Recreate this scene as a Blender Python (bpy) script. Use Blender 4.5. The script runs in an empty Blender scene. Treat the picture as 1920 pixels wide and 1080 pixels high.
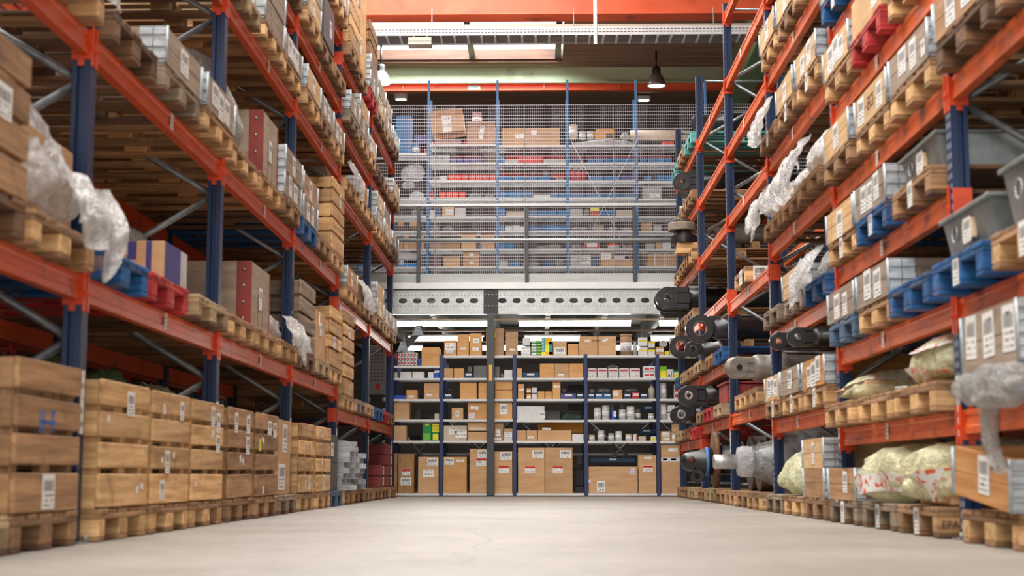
import bpy, math, random
from mathutils import Vector, noise

SC = bpy.context.scene
COL = SC.collection
RN = random.Random(11)

# ------------------------------------------------------------------ camera, world, lights, exposure
CAM_H, CAM_PITCH, CAM_YAW, F_PX = 0.2966, 0.1249, 0.018, 2800.0
cam_data = bpy.data.cameras.new('camera')
cam_data.sensor_width = 36.0
cam_data.lens = F_PX / 1920 * 36
cam_data.clip_end = 200
cam_data.dof.use_dof = True
cam_data.dof.focus_distance = 20.0
cam_data.dof.aperture_fstop = 2.6
cam = bpy.data.objects.new('camera', cam_data)
COL.objects.link(cam)
cam.location = (0, 0, CAM_H)
cam.rotation_euler = (math.pi / 2 + CAM_PITCH, 0, CAM_YAW)
SC.camera = cam

world = bpy.data.worlds.new('overcast_sky')
SC.world = world
world.use_nodes = True
bg = world.node_tree.nodes['Background']
bg.inputs[0].default_value = (1.0, 0.985, 0.96, 1)
bg.inputs[1].default_value = 1.5

def area(name, loc, rot, sx, sy, power, col=(1, 1, 1), spread=math.pi):
    d = bpy.data.lights.new(name, 'AREA')
    d.shape = 'RECTANGLE'
    d.size, d.size_y, d.energy, d.color, d.spread = sx, sy, power, col, spread
    o = bpy.data.objects.new(name, d)
    COL.objects.link(o)
    o.location, o.rotation_euler = loc, rot
    return o
# daylight entering through the long glazed strip in the roof over the aisle
area('skylight_daylight', (-1.5, 9.3, 8.55), (0, 0, 0), 3.7, 25.0, 1350, (1.0, 0.97, 0.93))
# daylight entering through the rooflight over the mezzanine
area('rooflight_daylight', (-1.2, 24.3, 8.2), (0, 0, 0), 3.2, 2.2, 520, (1.0, 0.98, 0.95))
SC.view_settings.view_transform = 'Standard'
SC.view_settings.look = 'None'
SC.view_settings.exposure = 0.6
SC.view_settings.gamma = 1.0
SC.view_settings.use_curve_mapping = False
SC.cycles.max_bounces = 6
SC.cycles.transparent_max_bounces = 12
SC.cycles.caustics_reflective = False
SC.cycles.caustics_refractive = False
SC.cycles.sample_clamp_indirect = 6

# ------------------------------------------------------------------ measuring: a point of the photo on a plane of the place
_cp, _sp, _cy, _sy = math.cos(CAM_PITCH), math.sin(CAM_PITCH), math.cos(CAM_YAW), math.sin(CAM_YAW)
_fw = Vector((-_sy * _cp, _cy * _cp, _sp))
_rt = Vector((_cy, _sy, 0))
_up = _rt.cross(_fw)
def ray(px, py):
    return _fw * F_PX + _rt * (px - 960) + _up * (540 - py)
def at_y(px, py, Y):
    d = ray(px, py); t = Y / d.y
    return d.x * t, CAM_H + d.z * t
def at_x(px, py, X):
    d = ray(px, py); t = X / d.x
    return d.y * t, CAM_H + d.z * t

# ------------------------------------------------------------------ materials
def lin(c):
    return tuple((v / 255 / 12.92) if v / 255 <= 0.04045 else ((v / 255 + 0.055) / 1.055) ** 2.4 for v in c[:3]) + (1,)
MATS = {}
def nd(nt, t, **kw):
    n = nt.nodes.new(t)
    for k, v in kw.items():
        setattr(n, k, v)
    return n
def pmat(name, c1, c2=None, scale=(8, 8, 8), detail=4, rough=0.6, metal=0.0, bump=0.0, rnd=0.12, lo=0.35, hi=0.65, alpha=None,
         spots=None, spot_scale=3.0, spot_lo=0.58, spot_hi=0.7, emit=None, kind='noise', hue=0.0, coat=0.0, trans=0.0, ior=1.45):
    """A procedural surface: two colours mixed by a stretched noise, an optional third colour in patches, a brightness of its own for each object."""
    if name in MATS:
        return MATS[name]
    m = bpy.data.materials.new(name)
    m.use_nodes = True
    nt = m.node_tree
    b = nt.nodes['Principled BSDF']
    b.inputs['Roughness'].default_value = rough
    b.inputs['Metallic'].default_value = metal
    tc = nd(nt, 'ShaderNodeTexCoord')
    oi = nd(nt, 'ShaderNodeObjectInfo')
    mul = nd(nt, 'ShaderNodeMath', operation='MULTIPLY'); mul.inputs[1].default_value = 57.0
    nt.links.new(oi.outputs['Random'], mul.inputs[0])
    add = nd(nt, 'ShaderNodeVectorMath', operation='ADD')
    mp = nd(nt, 'ShaderNodeMapping'); mp.inputs['Scale'].default_value = scale
    nt.links.new(tc.outputs['Object'], mp.inputs['Vector'])
    nt.links.new(mp.outputs[0], add.inputs[0]); nt.links.new(mul.outputs[0], add.inputs[1])
    if kind == 'voronoi':
        tx = nd(nt, 'ShaderNodeTexVoronoi'); tx.inputs['Scale'].default_value = 1.0
        src = tx.outputs['Color']
    else:
        tx = nd(nt, 'ShaderNodeTexNoise'); tx.inputs['Scale'].default_value = 1.0
        tx.inputs['Detail'].default_value = detail
        tx.inputs['Roughness'].default_value = 0.6
        src = tx.outputs['Fac']
    nt.links.new(add.outputs[0], tx.inputs['Vector'])
    rp = nd(nt, 'ShaderNodeValToRGB')
    rp.color_ramp.elements[0].position, rp.color_ramp.elements[1].position = lo, hi
    rp.color_ramp.elements[0].color, rp.color_ramp.elements[1].color = lin(c2 or c1), lin(c1)
    nt.links.new(src, rp.inputs[0])
    out = rp.outputs[0]
    if spots:
        t2 = nd(nt, 'ShaderNodeTexNoise'); t2.inputs['Scale'].default_value = spot_scale; t2.inputs['Detail'].default_value = 5
        a2 = nd(nt, 'ShaderNodeVectorMath', operation='ADD')
        nt.links.new(tc.outputs['Object'], a2.inputs[0]); nt.links.new(mul.outputs[0], a2.inputs[1])
        nt.links.new(a2.outputs[0], t2.inputs['Vector'])
        r2 = nd(nt, 'ShaderNodeValToRGB')
        r2.color_ramp.elements[0].position, r2.color_ramp.elements[1].position = spot_lo, spot_hi
        nt.links.new(t2.outputs['Fac'], r2.inputs[0])
        mx = nd(nt, 'ShaderNodeMixRGB'); mx.inputs[2].default_value = lin(spots)
        nt.links.new(r2.outputs[0], mx.inputs[0]); nt.links.new(out, mx.inputs[1])
        out = mx.outputs[0]
    if rnd or hue:
        hs = nd(nt, 'ShaderNodeHueSaturation')
        mr = nd(nt, 'ShaderNodeMapRange'); mr.inputs[3].default_value = 1 - rnd; mr.inputs[4].default_value = 1 + rnd
        nt.links.new(oi.outputs['Random'], mr.inputs[0]); nt.links.new(mr.outputs[0], hs.inputs['Value'])
        nt.links.new(out, hs.inputs['Color'])
        out = hs.outputs[0]
    nt.links.new(out, b.inputs['Base Color'])
    if bump:
        bp = nd(nt, 'ShaderNodeBump'); bp.inputs['Strength'].default_value = bump; bp.inputs['Distance'].default_value = 0.01
        nt.links.new(tx.outputs[0], bp.inputs['Height']); nt.links.new(bp.outputs[0], b.inputs['Normal'])
    if alpha is not None:
        b.inputs['Alpha'].default_value = alpha
    if coat:
        b.inputs['Coat Weight'].default_value = coat
    if trans:
        b.inputs['Transmission Weight'].default_value = trans; b.inputs['IOR'].default_value = ior
    if emit:
        b.inputs['Emission Color'].default_value = lin(emit[0]); b.inputs['Emission Strength'].default_value = emit[1]
    MATS[name] = m
    return m

WOODS = {'pale': ((230, 188, 134), (182, 136, 88)), 'brown': ((180, 138, 98), (130, 96, 64)), 'grey': ((160, 140, 118), (112, 96, 80)),
         'blue': ((30, 98, 158), (20, 64, 112)), 'red': ((196, 52, 52), (140, 34, 36)), 'dark': ((128, 92, 62), (84, 60, 42)),
         'steel_blue': ((86, 112, 140), (58, 74, 96)), 'teal': ((96, 176, 172), (66, 130, 128)), 'beige': ((198, 172, 132), (150, 124, 90))}
WSPOT = {'pale': (120, 80, 46), 'brown': (82, 54, 34), 'grey': (70, 58, 48), 'blue': (150, 112, 74), 'red': (206, 150, 120), 'dark': (48, 34, 26),
         'steel_blue': (150, 120, 84), 'teal': (150, 128, 92), 'beige': (104, 84, 58)}
def wood(kind, axis='x'):
    s = {'x': (1.6, 26, 26), 'y': (26, 1.6, 26), 'z': (26, 26, 1.6)}[axis]
    c1, c2 = WOODS[kind]
    return pmat('wood_%s_along_%s' % (kind, axis), c1, c2, s, 5, 0.75, bump=0.25, rnd=0.26, spots=WSPOT[kind],
                spot_scale=6, spot_lo=0.56, spot_hi=0.84)
CARD = lambda: pmat('cardboard', (206, 166, 124), (192, 150, 108), (3, 3, 14), 3, 0.85, rnd=0.1)
ORANGE = lambda: pmat('orange_rack_paint', (212, 84, 36), (194, 70, 30), (30, 3, 30), 3, 0.38, spots=(96, 38, 24), spot_scale=7, spot_lo=0.6, spot_hi=0.78, rnd=0.05)
BLUE = lambda: pmat('blue_rack_paint', (20, 46, 86), (16, 38, 72), (20, 20, 4), 3, 0.42, rnd=0.05, spots=(70, 84, 110), spot_scale=18, spot_lo=0.66, spot_hi=0.74)
ZINC = lambda: pmat('galvanised_steel', (178, 184, 186), (142, 150, 154), (45, 45, 45), 2, 0.42, 0.55, kind='voronoi', rnd=0.08)
HINGE = lambda: pmat('zinc_hinge', (198, 203, 206), (164, 171, 175), (14, 14, 40), 3, 0.4, 0.3, rnd=0.1)
STEEL = lambda: pmat('brushed_steel', (190, 190, 188), (150, 150, 150), (30, 30, 2), 3, 0.35, 0.8)
BRACE = lambda: pmat('zinc_brace', (150, 154, 156), (122, 126, 130), (20, 20, 20), 2, 0.38, 0.6)
BLACKP = lambda: pmat('black_paint', (34, 33, 34), (24, 24, 25), (9, 9, 9), 3, 0.38, spots=(92, 84, 76), spot_scale=9, spot_lo=0.62, spot_hi=0.8, coat=0.2)
IRON = lambda: pmat('worn_iron', (112, 104, 96), (72, 66, 60), (10, 10, 10), 4, 0.5, 0.5, spots=(110, 70, 44), spot_scale=6, spot_lo=0.6, spot_hi=0.8)
RUST = lambda: pmat('rusty_iron', (124, 84, 52), (84, 56, 38), (14, 14, 14), 5, 0.7, 0.2)

def paper_mat(name, rows=7, ink=(60, 60, 62), paper=(236, 234, 230), bars=True):
    """White paper with rows of print and a bar code, laid out in the sheet's own 0..1 box."""
    if name in MATS:
        return MATS[name]
    m = bpy.data.materials.new(name); m.use_nodes = True
    nt = m.node_tree; b = nt.nodes['Principled BSDF']; b.inputs['Roughness'].default_value = 0.6
    tc = nd(nt, 'ShaderNodeTexCoord'); oi = nd(nt, 'ShaderNodeObjectInfo')
    sp = nd(nt, 'ShaderNodeSeparateXYZ'); nt.links.new(tc.outputs['Generated'], sp.inputs[0])
    def mth(op, a, bb=None):
        n = nd(nt, 'ShaderNodeMath', operation=op)
        for i, v in enumerate((a, bb)):
            if v is None: continue
            if isinstance(v, (int, float)): n.inputs[i].default_value = v
            else: nt.links.new(v, n.inputs[i])
        return n.outputs[0]
    x, z = sp.outputs[0], sp.outputs[2]
    row = mth('GREATER_THAN', mth('FRACT', mth('MULTIPLY', z, rows)), 0.55)
    nz = nd(nt, 'ShaderNodeTexNoise'); nz.inputs['Scale'].default_value = 1
    cmb = nd(nt, 'ShaderNodeCombineXYZ')
    nt.links.new(mth('MULTIPLY', x, 16), cmb.inputs[0]); nt.links.new(mth('MULTIPLY', mth('FLOOR', mth('MULTIPLY', z, rows)), 7.3), cmb.inputs[1])
    nt.links.new(mth('MULTIPLY', oi.outputs['Random'], 91), cmb.inputs[2]); nt.links.new(cmb.outputs[0], nz.inputs['Vector'])
    txt = mth('MULTIPLY', row, mth('GREATER_THAN', nz.outputs['Fac'], 0.5))
    if bars:
        n2 = nd(nt, 'ShaderNodeTexNoise'); n2.inputs['Scale'].default_value = 46; n2.noise_dimensions = '1D'
        nt.links.new(x, n2.inputs['W'])
        zone = mth('MULTIPLY', mth('GREATER_THAN', z, 0.52), mth('LESS_THAN', z, 0.8))
        bar = mth('MULTIPLY', zone, mth('GREATER_THAN', n2.outputs['Fac'], 0.47))
        txt = mth('ADD', mth('MULTIPLY', txt, mth('SUBTRACT', 1.0, zone)), bar)
    inn = mth('MULTIPLY', mth('MULTIPLY', mth('GREATER_THAN', x, 0.1), mth('LESS_THAN', x, 0.9)), mth('MULTIPLY', mth('GREATER_THAN', z, 0.08), mth('LESS_THAN', z, 0.93)))
    mx = nd(nt, 'ShaderNodeMixRGB'); mx.inputs[1].default_value = lin(paper); mx.inputs[2].default_value = lin(ink)
    nt.links.new(mth('MULTIPLY', txt, inn), mx.inputs[0]); nt.links.new(mx.outputs[0], b.inputs['Base Color'])
    MATS[name] = m
    return m

def film_mat(name, col, alpha, rough=0.2, wrinkle=5.0):
    """Thin plastic film: partly clear, light passing through it, creased and glossy."""
    if name in MATS:
        return MATS[name]
    m = bpy.data.materials.new(name); m.use_nodes = True
    nt = m.node_tree; b = nt.nodes['Principled BSDF']; outn = nt.nodes['Material Output']
    b.inputs['Base Color'].default_value = lin(col); b.inputs['Roughness'].default_value = rough
    tr = nd(nt, 'ShaderNodeBsdfTranslucent'); tr.inputs[0].default_value = lin(col)
    cl = nd(nt, 'ShaderNodeBsdfTransparent')
    tc = nd(nt, 'ShaderNodeTexCoord')
    n1 = nd(nt, 'ShaderNodeTexNoise'); n1.inputs['Scale'].default_value = wrinkle; n1.inputs['Detail'].default_value = 6; n1.inputs['Distortion'].default_value = 2.2
    n2 = nd(nt, 'ShaderNodeTexNoise'); n2.inputs['Scale'].default_value = wrinkle * 4; n2.inputs['Detail'].default_value = 3; n2.inputs['Distortion'].default_value = 3.0
    for n in (n1, n2): nt.links.new(tc.outputs['Object'], n.inputs['Vector'])
    mr = nd(nt, 'ShaderNodeMapRange'); mr.inputs[1].default_value = 0.36; mr.inputs[2].default_value = 0.64
    mr.inputs[3].default_value = max(0, alpha - 0.35); mr.inputs[4].default_value = min(1, alpha + 0.2)
    nt.links.new(n1.outputs['Fac'], mr.inputs[0])
    ad = nd(nt, 'ShaderNodeMath', operation='ADD'); nt.links.new(n1.outputs['Fac'], ad.inputs[0]); nt.links.new(n2.outputs['Fac'], ad.inputs[1])
    bp = nd(nt, 'ShaderNodeBump'); bp.inputs['Strength'].default_value = 0.9; bp.inputs['Distance'].default_value = 0.035
    nt.links.new(ad.outputs[0], bp.inputs['Height']); nt.links.new(bp.outputs[0], b.inputs['Normal']); nt.links.new(bp.outputs[0], tr.inputs['Normal'])
    m1 = nd(nt, 'ShaderNodeMixShader'); m1.inputs[0].default_value = 0.22; nt.links.new(b.outputs[0], m1.inputs[1]); nt.links.new(tr.outputs[0], m1.inputs[2])
    m2 = nd(nt, 'ShaderNodeMixShader'); nt.links.new(mr.outputs[0], m2.inputs[0]); nt.links.new(cl.outputs[0], m2.inputs[1]); nt.links.new(m1.outputs[0], m2.inputs[2])
    nt.links.new(m2.outputs[0], outn.inputs['Surface'])
    MATS[name] = m
    return m

# ------------------------------------------------------------------ mesh builder
_SG = [(sx, sy, sz) for sx in (-1, 1) for sy in (-1, 1) for sz in (-1, 1)]
class MB:
    def __init__(s):
        s.v, s.f, s.m, s.sm = [], [], [], []
    def face(s, idx, mi=0, smooth=False):
        s.f.append(tuple(idx)); s.m.append(mi); s.sm.append(smooth)
    def box(s, x0, y0, z0, x1, y1, z1, b=0.0, mi=0):
        c = ((x0 + x1) / 2, (y0 + y1) / 2, (z0 + z1) / 2)
        h = (abs(x1 - x0) / 2, abs(y1 - y0) / 2, abs(z1 - z0) / 2)
        n = len(s.v)
        if b <= 0:
            for sg in _SG:
                s.v.append(tuple(c[i] + sg[i] * h[i] for i in range(3)))
            for q in ((0, 1, 3, 2), (4, 6, 7, 5), (0, 4, 5, 1), (2, 3, 7, 6), (0, 2, 6, 4), (1, 5, 7, 3)):
                s.face([n + i for i in q], mi)
            return s
        b = min(b, min(h) * 0.9)
        ix = {}
        for ax in range(3):
            for sg in _SG:
                ix[ax, sg] = len(s.v)
                s.v.append(tuple(c[i] + sg[i] * (h[i] if i == ax else h[i] - b) for i in range(3)))
        fs = []
        for ax in range(3):
            o = [i for i in range(3) if i != ax]
            for d in (-1, 1):
                q = []
                for a, e in ((-1, -1), (1, -1), (1, 1), (-1, 1)):
                    sg = [0, 0, 0]; sg[ax] = d; sg[o[0]] = a; sg[o[1]] = e
                    q.append(ix[ax, tuple(sg)])
                fs.append(q)
            a0, a1 = o
            for d0 in (-1, 1):
                for d1 in (-1, 1):
                    q = []
                    for (aa, e) in ((a0, -1), (a0, 1), (a1, 1), (a1, -1)):
                        sg = [0, 0, 0]; sg[ax] = e; sg[a0] = d0; sg[a1] = d1
                        q.append(ix[aa, tuple(sg)])
                    fs.append(q)
        for sg in _SG:
            fs.append([ix[0, sg], ix[1, sg], ix[2, sg]])
        for q in fs:
            p = [Vector(s.v[i]) for i in q]
            nm = (p[1] - p[0]).cross(p[2] - p[0])
            ce = sum(p, Vector()) / len(p) - Vector(c)
            s.face(q if nm.dot(ce) > 0 else q[::-1], mi)
        return s
    def prism(s, poly, axis, a, b, mi=0, caps=True):
        """Closed polygon (2-D, counter-clockwise) drawn along an axis; poly coordinates are the other two axes in order."""
        n = len(s.v); k = len(poly)
        def P(u, w, t):
            return (t, u, w) if axis == 'x' else (u, t, w) if axis == 'y' else (u, w, t)
        for t in (a, b):
            for u, w in poly:
                s.v.append(P(u, w, t))
        flip = axis == 'y'
        for i in range(k):
            j = (i + 1) % k
            q = [n + i, n + j, n + k + j, n + k + i]
            s.face(q[::-1] if flip else q, mi)
        if caps:
            q = list(range(n, n + k)); w = list(range(n + k, n + 2 * k))
            s.face(q if flip else q[::-1], mi); s.face(w[::-1] if flip else w, mi)
        return s
    def lathe(s, prof, axis='z', c=(0, 0, 0), n=24, mi=0, smooth=True, closed=False):
        """prof: list of (radius, height along axis)."""
        st = len(s.v); k = len(prof)
        for i in range(n):
            a = 2 * math.pi * i / n; ca, sa = math.cos(a), math.sin(a)
            for r, h in prof:
                if axis == 'z': p = (c[0] + r * ca, c[1] + r * sa, c[2] + h)
                elif axis == 'x': p = (c[0] + h, c[1] + r * ca, c[2] + r * sa)
                else: p = (c[0] + r * sa, c[1] + h, c[2] + r * ca)
                s.v.append(p)
        rng = k if closed else k - 1
        for i in range(n):
            j = (i + 1) % n
            for t in range(rng):
                u = (t + 1) % k
                s.face([st + i * k + t, st + j * k + t, st + j * k + u, st + i * k + u], mi, smooth)
        if not closed:
            for t, rev in ((0, True), (k - 1, False)):
                if prof[t][0] > 1e-4:
                    q = [st + i * k + t for i in range(n)]
                    s.face(q[::-1] if rev else q, mi)
        return s
    def bar(s, p, q, r, n=8, mi=0, smooth=True):
        p, q = Vector(p), Vector(q); d = (q - p).normalized()
        a = d.orthogonal().normalized(); b = d.cross(a); st = len(s.v)
        for e in (p, q):
            for i in range(n):
                t = 2 * math.pi * i / n
                s.v.append(tuple(e + a * (r * math.cos(t)) + b * (r * math.sin(t))))
        for i in range(n):
            j = (i + 1) % n
            s.face([st + i, st + j, st + n + j, st + n + i], mi, smooth)
        s.face([st + i for i in range(n)][::-1], mi); s.face([st + n + i for i in range(n)], mi)
        return s
    def mesh(s, name, mats):
        me = bpy.data.meshes.new(name)
        me.from_pydata(s.v, [], s.f)
        for m in (mats if isinstance(mats, (list, tuple)) else [mats]):
            me.materials.append(m)
        me.polygons.foreach_set('material_index', s.m)
        me.polygons.foreach_set('use_smooth', s.sm)
        me.update()
        return me

def link(name, me, parent=None, loc=(0, 0, 0), rot=(0, 0, 0)):
    o = bpy.data.objects.new(name, me)
    COL.objects.link(o)
    o.location, o.rotation_euler = loc, rot
    if parent is not None:
        o.parent = parent
    return o
def part(name, mb, mats, parent=None, loc=(0, 0, 0), rot=(0, 0, 0)):
    return link(name, mb.mesh(name, mats), parent, loc, rot)
def tag(o, label, cat, group=None, kind=None):
    o['label'], o['category'] = label, cat
    if group: o['group'] = group
    if kind: o['kind'] = kind
    return o
def thing(name, label, cat, loc=(0, 0, 0), rz=0.0, group=None):
    o = bpy.data.objects.new(name, None)
    COL.objects.link(o)
    o.empty_display_size = 0.1
    o.location, o.rotation_euler = loc, (0, 0, rz)
    return tag(o, label, cat, group)
def struct(name, mb, mats, label=None):
    o = part(name, mb, mats)
    o['kind'] = 'structure'
    return o
KIDS = {}
def kids(o):
    if o.name not in KIDS:
        KIDS[o.name] = list(o.children)
    return KIDS[o.name]
def dup(o, parent=None):
    c = o.copy(); COL.objects.link(c)
    if parent is not None: c.parent = parent
    ks = kids(o)
    KIDS[c.name] = [dup(k, c) for k in ks]
    return c
def remember(o):
    for k in kids(o): remember(k)
PROTO = {}
def inst(key, make, loc, rz, label, cat, group=None, name=None):
    """The first call builds the thing, every later one copies it with its parts and sub-parts."""
    if key not in PROTO:
        o = PROTO[key] = make()
        remember(o)
    else:
        o = dup(PROTO[key])
    o.location, o.rotation_euler = loc, (0, 0, rz)
    return tag(o, label, cat, group)
LETTER = {}
def lettering(text, size, mat, parent, loc, rot, name='lettering', sx=1.0):
    """Flat printed characters as a thin mesh."""
    key = (text, size, mat.name)
    if key not in LETTER:
        cu = bpy.data.curves.new('letters', 'FONT')
        cu.body, cu.size, cu.align_x, cu.align_y, cu.extrude = text, size, 'CENTER', 'CENTER', 0.0006
        cu.resolution_u = 2
        tmp = bpy.data.objects.new('letters', cu); COL.objects.link(tmp)
        dg = bpy.context.evaluated_depsgraph_get()
        me = bpy.data.meshes.new_from_object(tmp.evaluated_get(dg))
        bpy.data.objects.remove(tmp); bpy.data.curves.remove(cu)
        me.materials.clear(); me.materials.append(mat)
        LETTER[key] = me
    o = link(name, LETTER[key], parent, loc, rot)
    o.scale = (sx, 1, 1)
    return o
# ------------------------------------------------------------------ the hall: floor, walls, roof, girders
def concrete():
    m = pmat('screed_floor', (160, 153, 143), (144, 137, 127), (0.9, 0.9, 0.9), 8, 0.5, rnd=0, spots=(138, 129, 118), spot_scale=1.3, spot_lo=0.55, spot_hi=0.72, bump=0.05)
    nt = m.node_tree; b = nt.nodes['Principled BSDF']; src = b.inputs['Base Color'].links[0].from_socket
    tc = nd(nt, 'ShaderNodeTexCoord')
    # fine grit and a few cracks
    n = nd(nt, 'ShaderNodeTexNoise'); n.inputs['Scale'].default_value = 9; n.inputs['Detail'].default_value = 8; nt.links.new(tc.outputs['Object'], n.inputs['Vector'])
    mr = nd(nt, 'ShaderNodeMapRange'); mr.inputs[1].default_value = 0.3; mr.inputs[2].default_value = 0.7; mr.inputs[3].default_value = 0.86; mr.inputs[4].default_value = 1.08
    nt.links.new(n.outputs['Fac'], mr.inputs[0])
    dn = nd(nt, 'ShaderNodeTexNoise'); dn.inputs['Scale'].default_value = 0.8; nt.links.new(tc.outputs['Object'], dn.inputs['Vector'])
    ad = nd(nt, 'ShaderNodeMixRGB', blend_type='ADD'); ad.inputs[0].default_value = 0.6; nt.links.new(tc.outputs['Object'], ad.inputs[1]); nt.links.new(dn.outputs['Color'], ad.inputs[2])
    v = nd(nt, 'ShaderNodeTexVoronoi', feature='DISTANCE_TO_EDGE'); v.inputs['Scale'].default_value = 0.33; nt.links.new(ad.outputs[0], v.inputs['Vector'])
    r = nd(nt, 'ShaderNodeMapRange'); r.inputs[1].default_value = 0.0; r.inputs[2].default_value = 0.004; r.inputs[3].default_value = 0.72; r.inputs[4].default_value = 1.0
    nt.links.new(v.outputs['Distance'], r.inputs[0])
    m1 = nd(nt, 'ShaderNodeMath', operation='MULTIPLY'); nt.links.new(mr.outputs[0], m1.inputs[0]); nt.links.new(r.outputs[0], m1.inputs[1])
    mx = nd(nt, 'ShaderNodeMixRGB', blend_type='MULTIPLY'); mx.inputs[0].default_value = 1; nt.links.new(src, mx.inputs[1]); nt.links.new(m1.outputs[0], mx.inputs[2])
    nt.links.new(mx.outputs[0], b.inputs['Base Color'])
    return m
struct('floor', MB().box(-9, -4, -0.2, 9, 29, 0.0), concrete())
panel = pmat('dark_board_wall', (74, 64, 58), (56, 48, 44), (1.5, 1.5, 20), 3, 0.8, rnd=0)
brownroof = pmat('brown_slatted_roof', (150, 116, 92), (112, 84, 66), (0.6, 16, 1), 3, 0.85, rnd=0)
grey_wall = pmat('grey_wall', (150, 146, 140), (130, 126, 122), (1, 1, 1), 4, 0.85, rnd=0)
struct('wall_left', MB().box(-6.2, -4, 0, -6.0, 29, 8.6), grey_wall)
struct('wall_right', MB().box(8.0, -4, 0, 8.2, 29, 8.6), grey_wall)
struct('wall_back', MB().box(-6.0, 28.4, 0, 8.0, 28.6, 7.54), panel)
# roof: slabs either side of the long glazed strip, and round the rooflight over the mezzanine
LX0, LX1, LY_0, LY_1 = at_y(697, 60, 24.3)[0] - 0.1, at_y(1056, 60, 24.3)[0], 22.9, 25.25
struct('ceiling', MB().box(-6.0, -4, 8.6, -3.4, 22.2, 8.75), brownroof)
struct('ceiling.001', MB().box(0.4, -4, 8.6, 8.0, 22.2, 8.75), brownroof)
RZ = 7.42
struct('ceiling.002', MB().box(-6.0, 22.2, RZ, LX0, 28.4, RZ + 0.12), brownroof)
struct('ceiling.003', MB().box(LX1, 22.2, RZ, 8.0, 28.4, RZ + 0.12), brownroof)
struct('ceiling.004', MB().box(LX0, LY_1, RZ, LX1, 28.4, RZ + 0.12), brownroof)
curb = pmat('brown_rooflight_curb', (86, 58, 44), (64, 44, 34), (2, 2, 14), 3, 0.8, rnd=0)
mb = MB().box(LX0, LY_1 - 0.06, RZ + 0.04, LX1, LY_1, RZ + 0.22)
struct('trim_1', mb, curb)
struct('trim_2', MB().box(LX0 - 0.06, 22.2, RZ - 0.02, LX0, LY_1, RZ + 0.14), curb)
def glazing_bar(x, i):
    o = thing('glazing_bar', ('dark', 'dark tall')[i] + ' sloping glazing bar across the bright rooflight, ' + ('beside its corner', 'near its middle')[i], 'glazing bar', (x, 22.9, RZ + 0.1), 0, 'glazing bars')
    part('bar', MB().box(-0.05, 0, -0.06, 0.05, LY_1 - 22.9 - 0.07, 0.028, 0.004), BLACKP(), o)
pl = thing('rooflight_purlin', 'dark purlin across the rooflight, just behind the cable tray', 'purlin', (0, 24.6, RZ + 0.13)); part('purlin', MB().box(LX0 + 0.001, -0.03, 0, LX1 - 0.001, 0.03, 0.06), BLACKP(), pl)
glazing_bar(at_y(880, 70, 24)[0], 1); glazing_bar(LX1 - 0.08, 0)
rod_m = pmat('red_oxide_rod', (150, 84, 60), None, rnd=0)
for k, (xa_, xb_) in enumerate(((LX0 + 0.15, LX0 + 1.35), (LX0 + 1.75, LX1 - 0.25))):
    o = thing('curved_tie_rod', 'thin reddish rod curving across the bright rooflight, %s' % ('by the white lamp', 'above the yellow clip')[k], 'tie rod', ((xa_ + xb_) / 2, 24.5, RZ + 0.16), 0, 'tie rods')
    mb = MB(); hl = (xb_ - xa_) / 2
    pts = [(-hl + hl * i / 6, 0, 0.1 * (1 - ((i - 6) / 6) ** 2)) for i in range(13)]
    for p, q in zip(pts, pts[1:]): mb.bar(p, q, 0.012, 6)
    part('rod', mb, rod_m, o)
    part('end_lug', MB().box(-hl - 0.02, -0.01, -0.02, -hl + 0.02, 0.068, 0.01).box(hl - 0.02, -0.01, -0.02, hl + 0.02, 0.068, 0.01), rod_m, o)
# ------------------------------------------------------------------ girders, cable tray and lamps above
def girder(name, label, y, z0, z1, x0, x1, w, m, tf=0.02, cat='girder'):
    o = thing(name, label, cat, (0, y, z0))
    h = z1 - z0
    part('web', MB().box(x0, -0.008, tf, x1, 0.008, h - tf), m, o)
    part('lower_flange', MB().box(x0, -w / 2, 0, x1, w / 2, tf, 0.003), m, o)
    part('upper_flange', MB().box(x0, -w / 2, h - tf, x1, w / 2, h, 0.003), m, o)
    return o, h
orange_st = pmat('orange_girder_paint', (232, 104, 62), (216, 88, 48), (2, 2, 2), 3, 0.4, rnd=0, spots=(170, 70, 48), spot_scale=2.5, spot_lo=0.62, spot_hi=0.75)
YB = 20.9
z0 = at_y(960, 28, YB - 0.15)[1]
o, h = girder('crane_girder', 'wide orange steel girder spanning the hall at the very top', YB, z0, z0 + 0.62, -5.9, 7.9, 0.36, orange_st)
green_st = pmat('pale_green_girder_paint', (182, 202, 172), (164, 186, 154), (1, 1, 3), 4, 0.5, rnd=0, spots=(132, 138, 104), spot_scale=2.2, spot_lo=0.6, spot_hi=0.75)
YG = 25.6
zg0, zg1 = at_y(960, 158, YG)[1], at_y(960, 121, YG)[1]
o, h = girder('roof_girder', 'pale green steel girder spanning the hall under the rooflight', YG, zg0, zg1 + 0.02, -5.9, 7.9, 0.2, green_st)
for px in (740, 881, 906, 1044): 
    X = at_y(px, 110, YG)[0]
    part('roof_stud', MB().box(X - 0.03, -0.06, h, X + 0.03, -0.02, h + 0.2, 0.003), green_st, o)
YO = 25.62
zo0, zo1 = at_y(960, 171, YO)[1], zg0 - 0.001
o, h = girder('tie_beam', 'thin orange beam running just under the pale green girder', YO, zo0, zo1, -5.9, 7.9, 0.12, orange_st, 0.012)
for px in (757, 1020, 1162): 
    X = at_y(px, 165, YO)[0]; part('stiffener', MB().box(X - 0.012, -0.06, 0.013, X + 0.012, -0.009, h - 0.013), orange_st, o)
X = at_y(889, 165, YO)[0]; part('splice_plate', MB().box(X - 0.11, -0.025, 0.014, X + 0.11, -0.009, h - 0.014), ZINC(), o)
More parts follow.
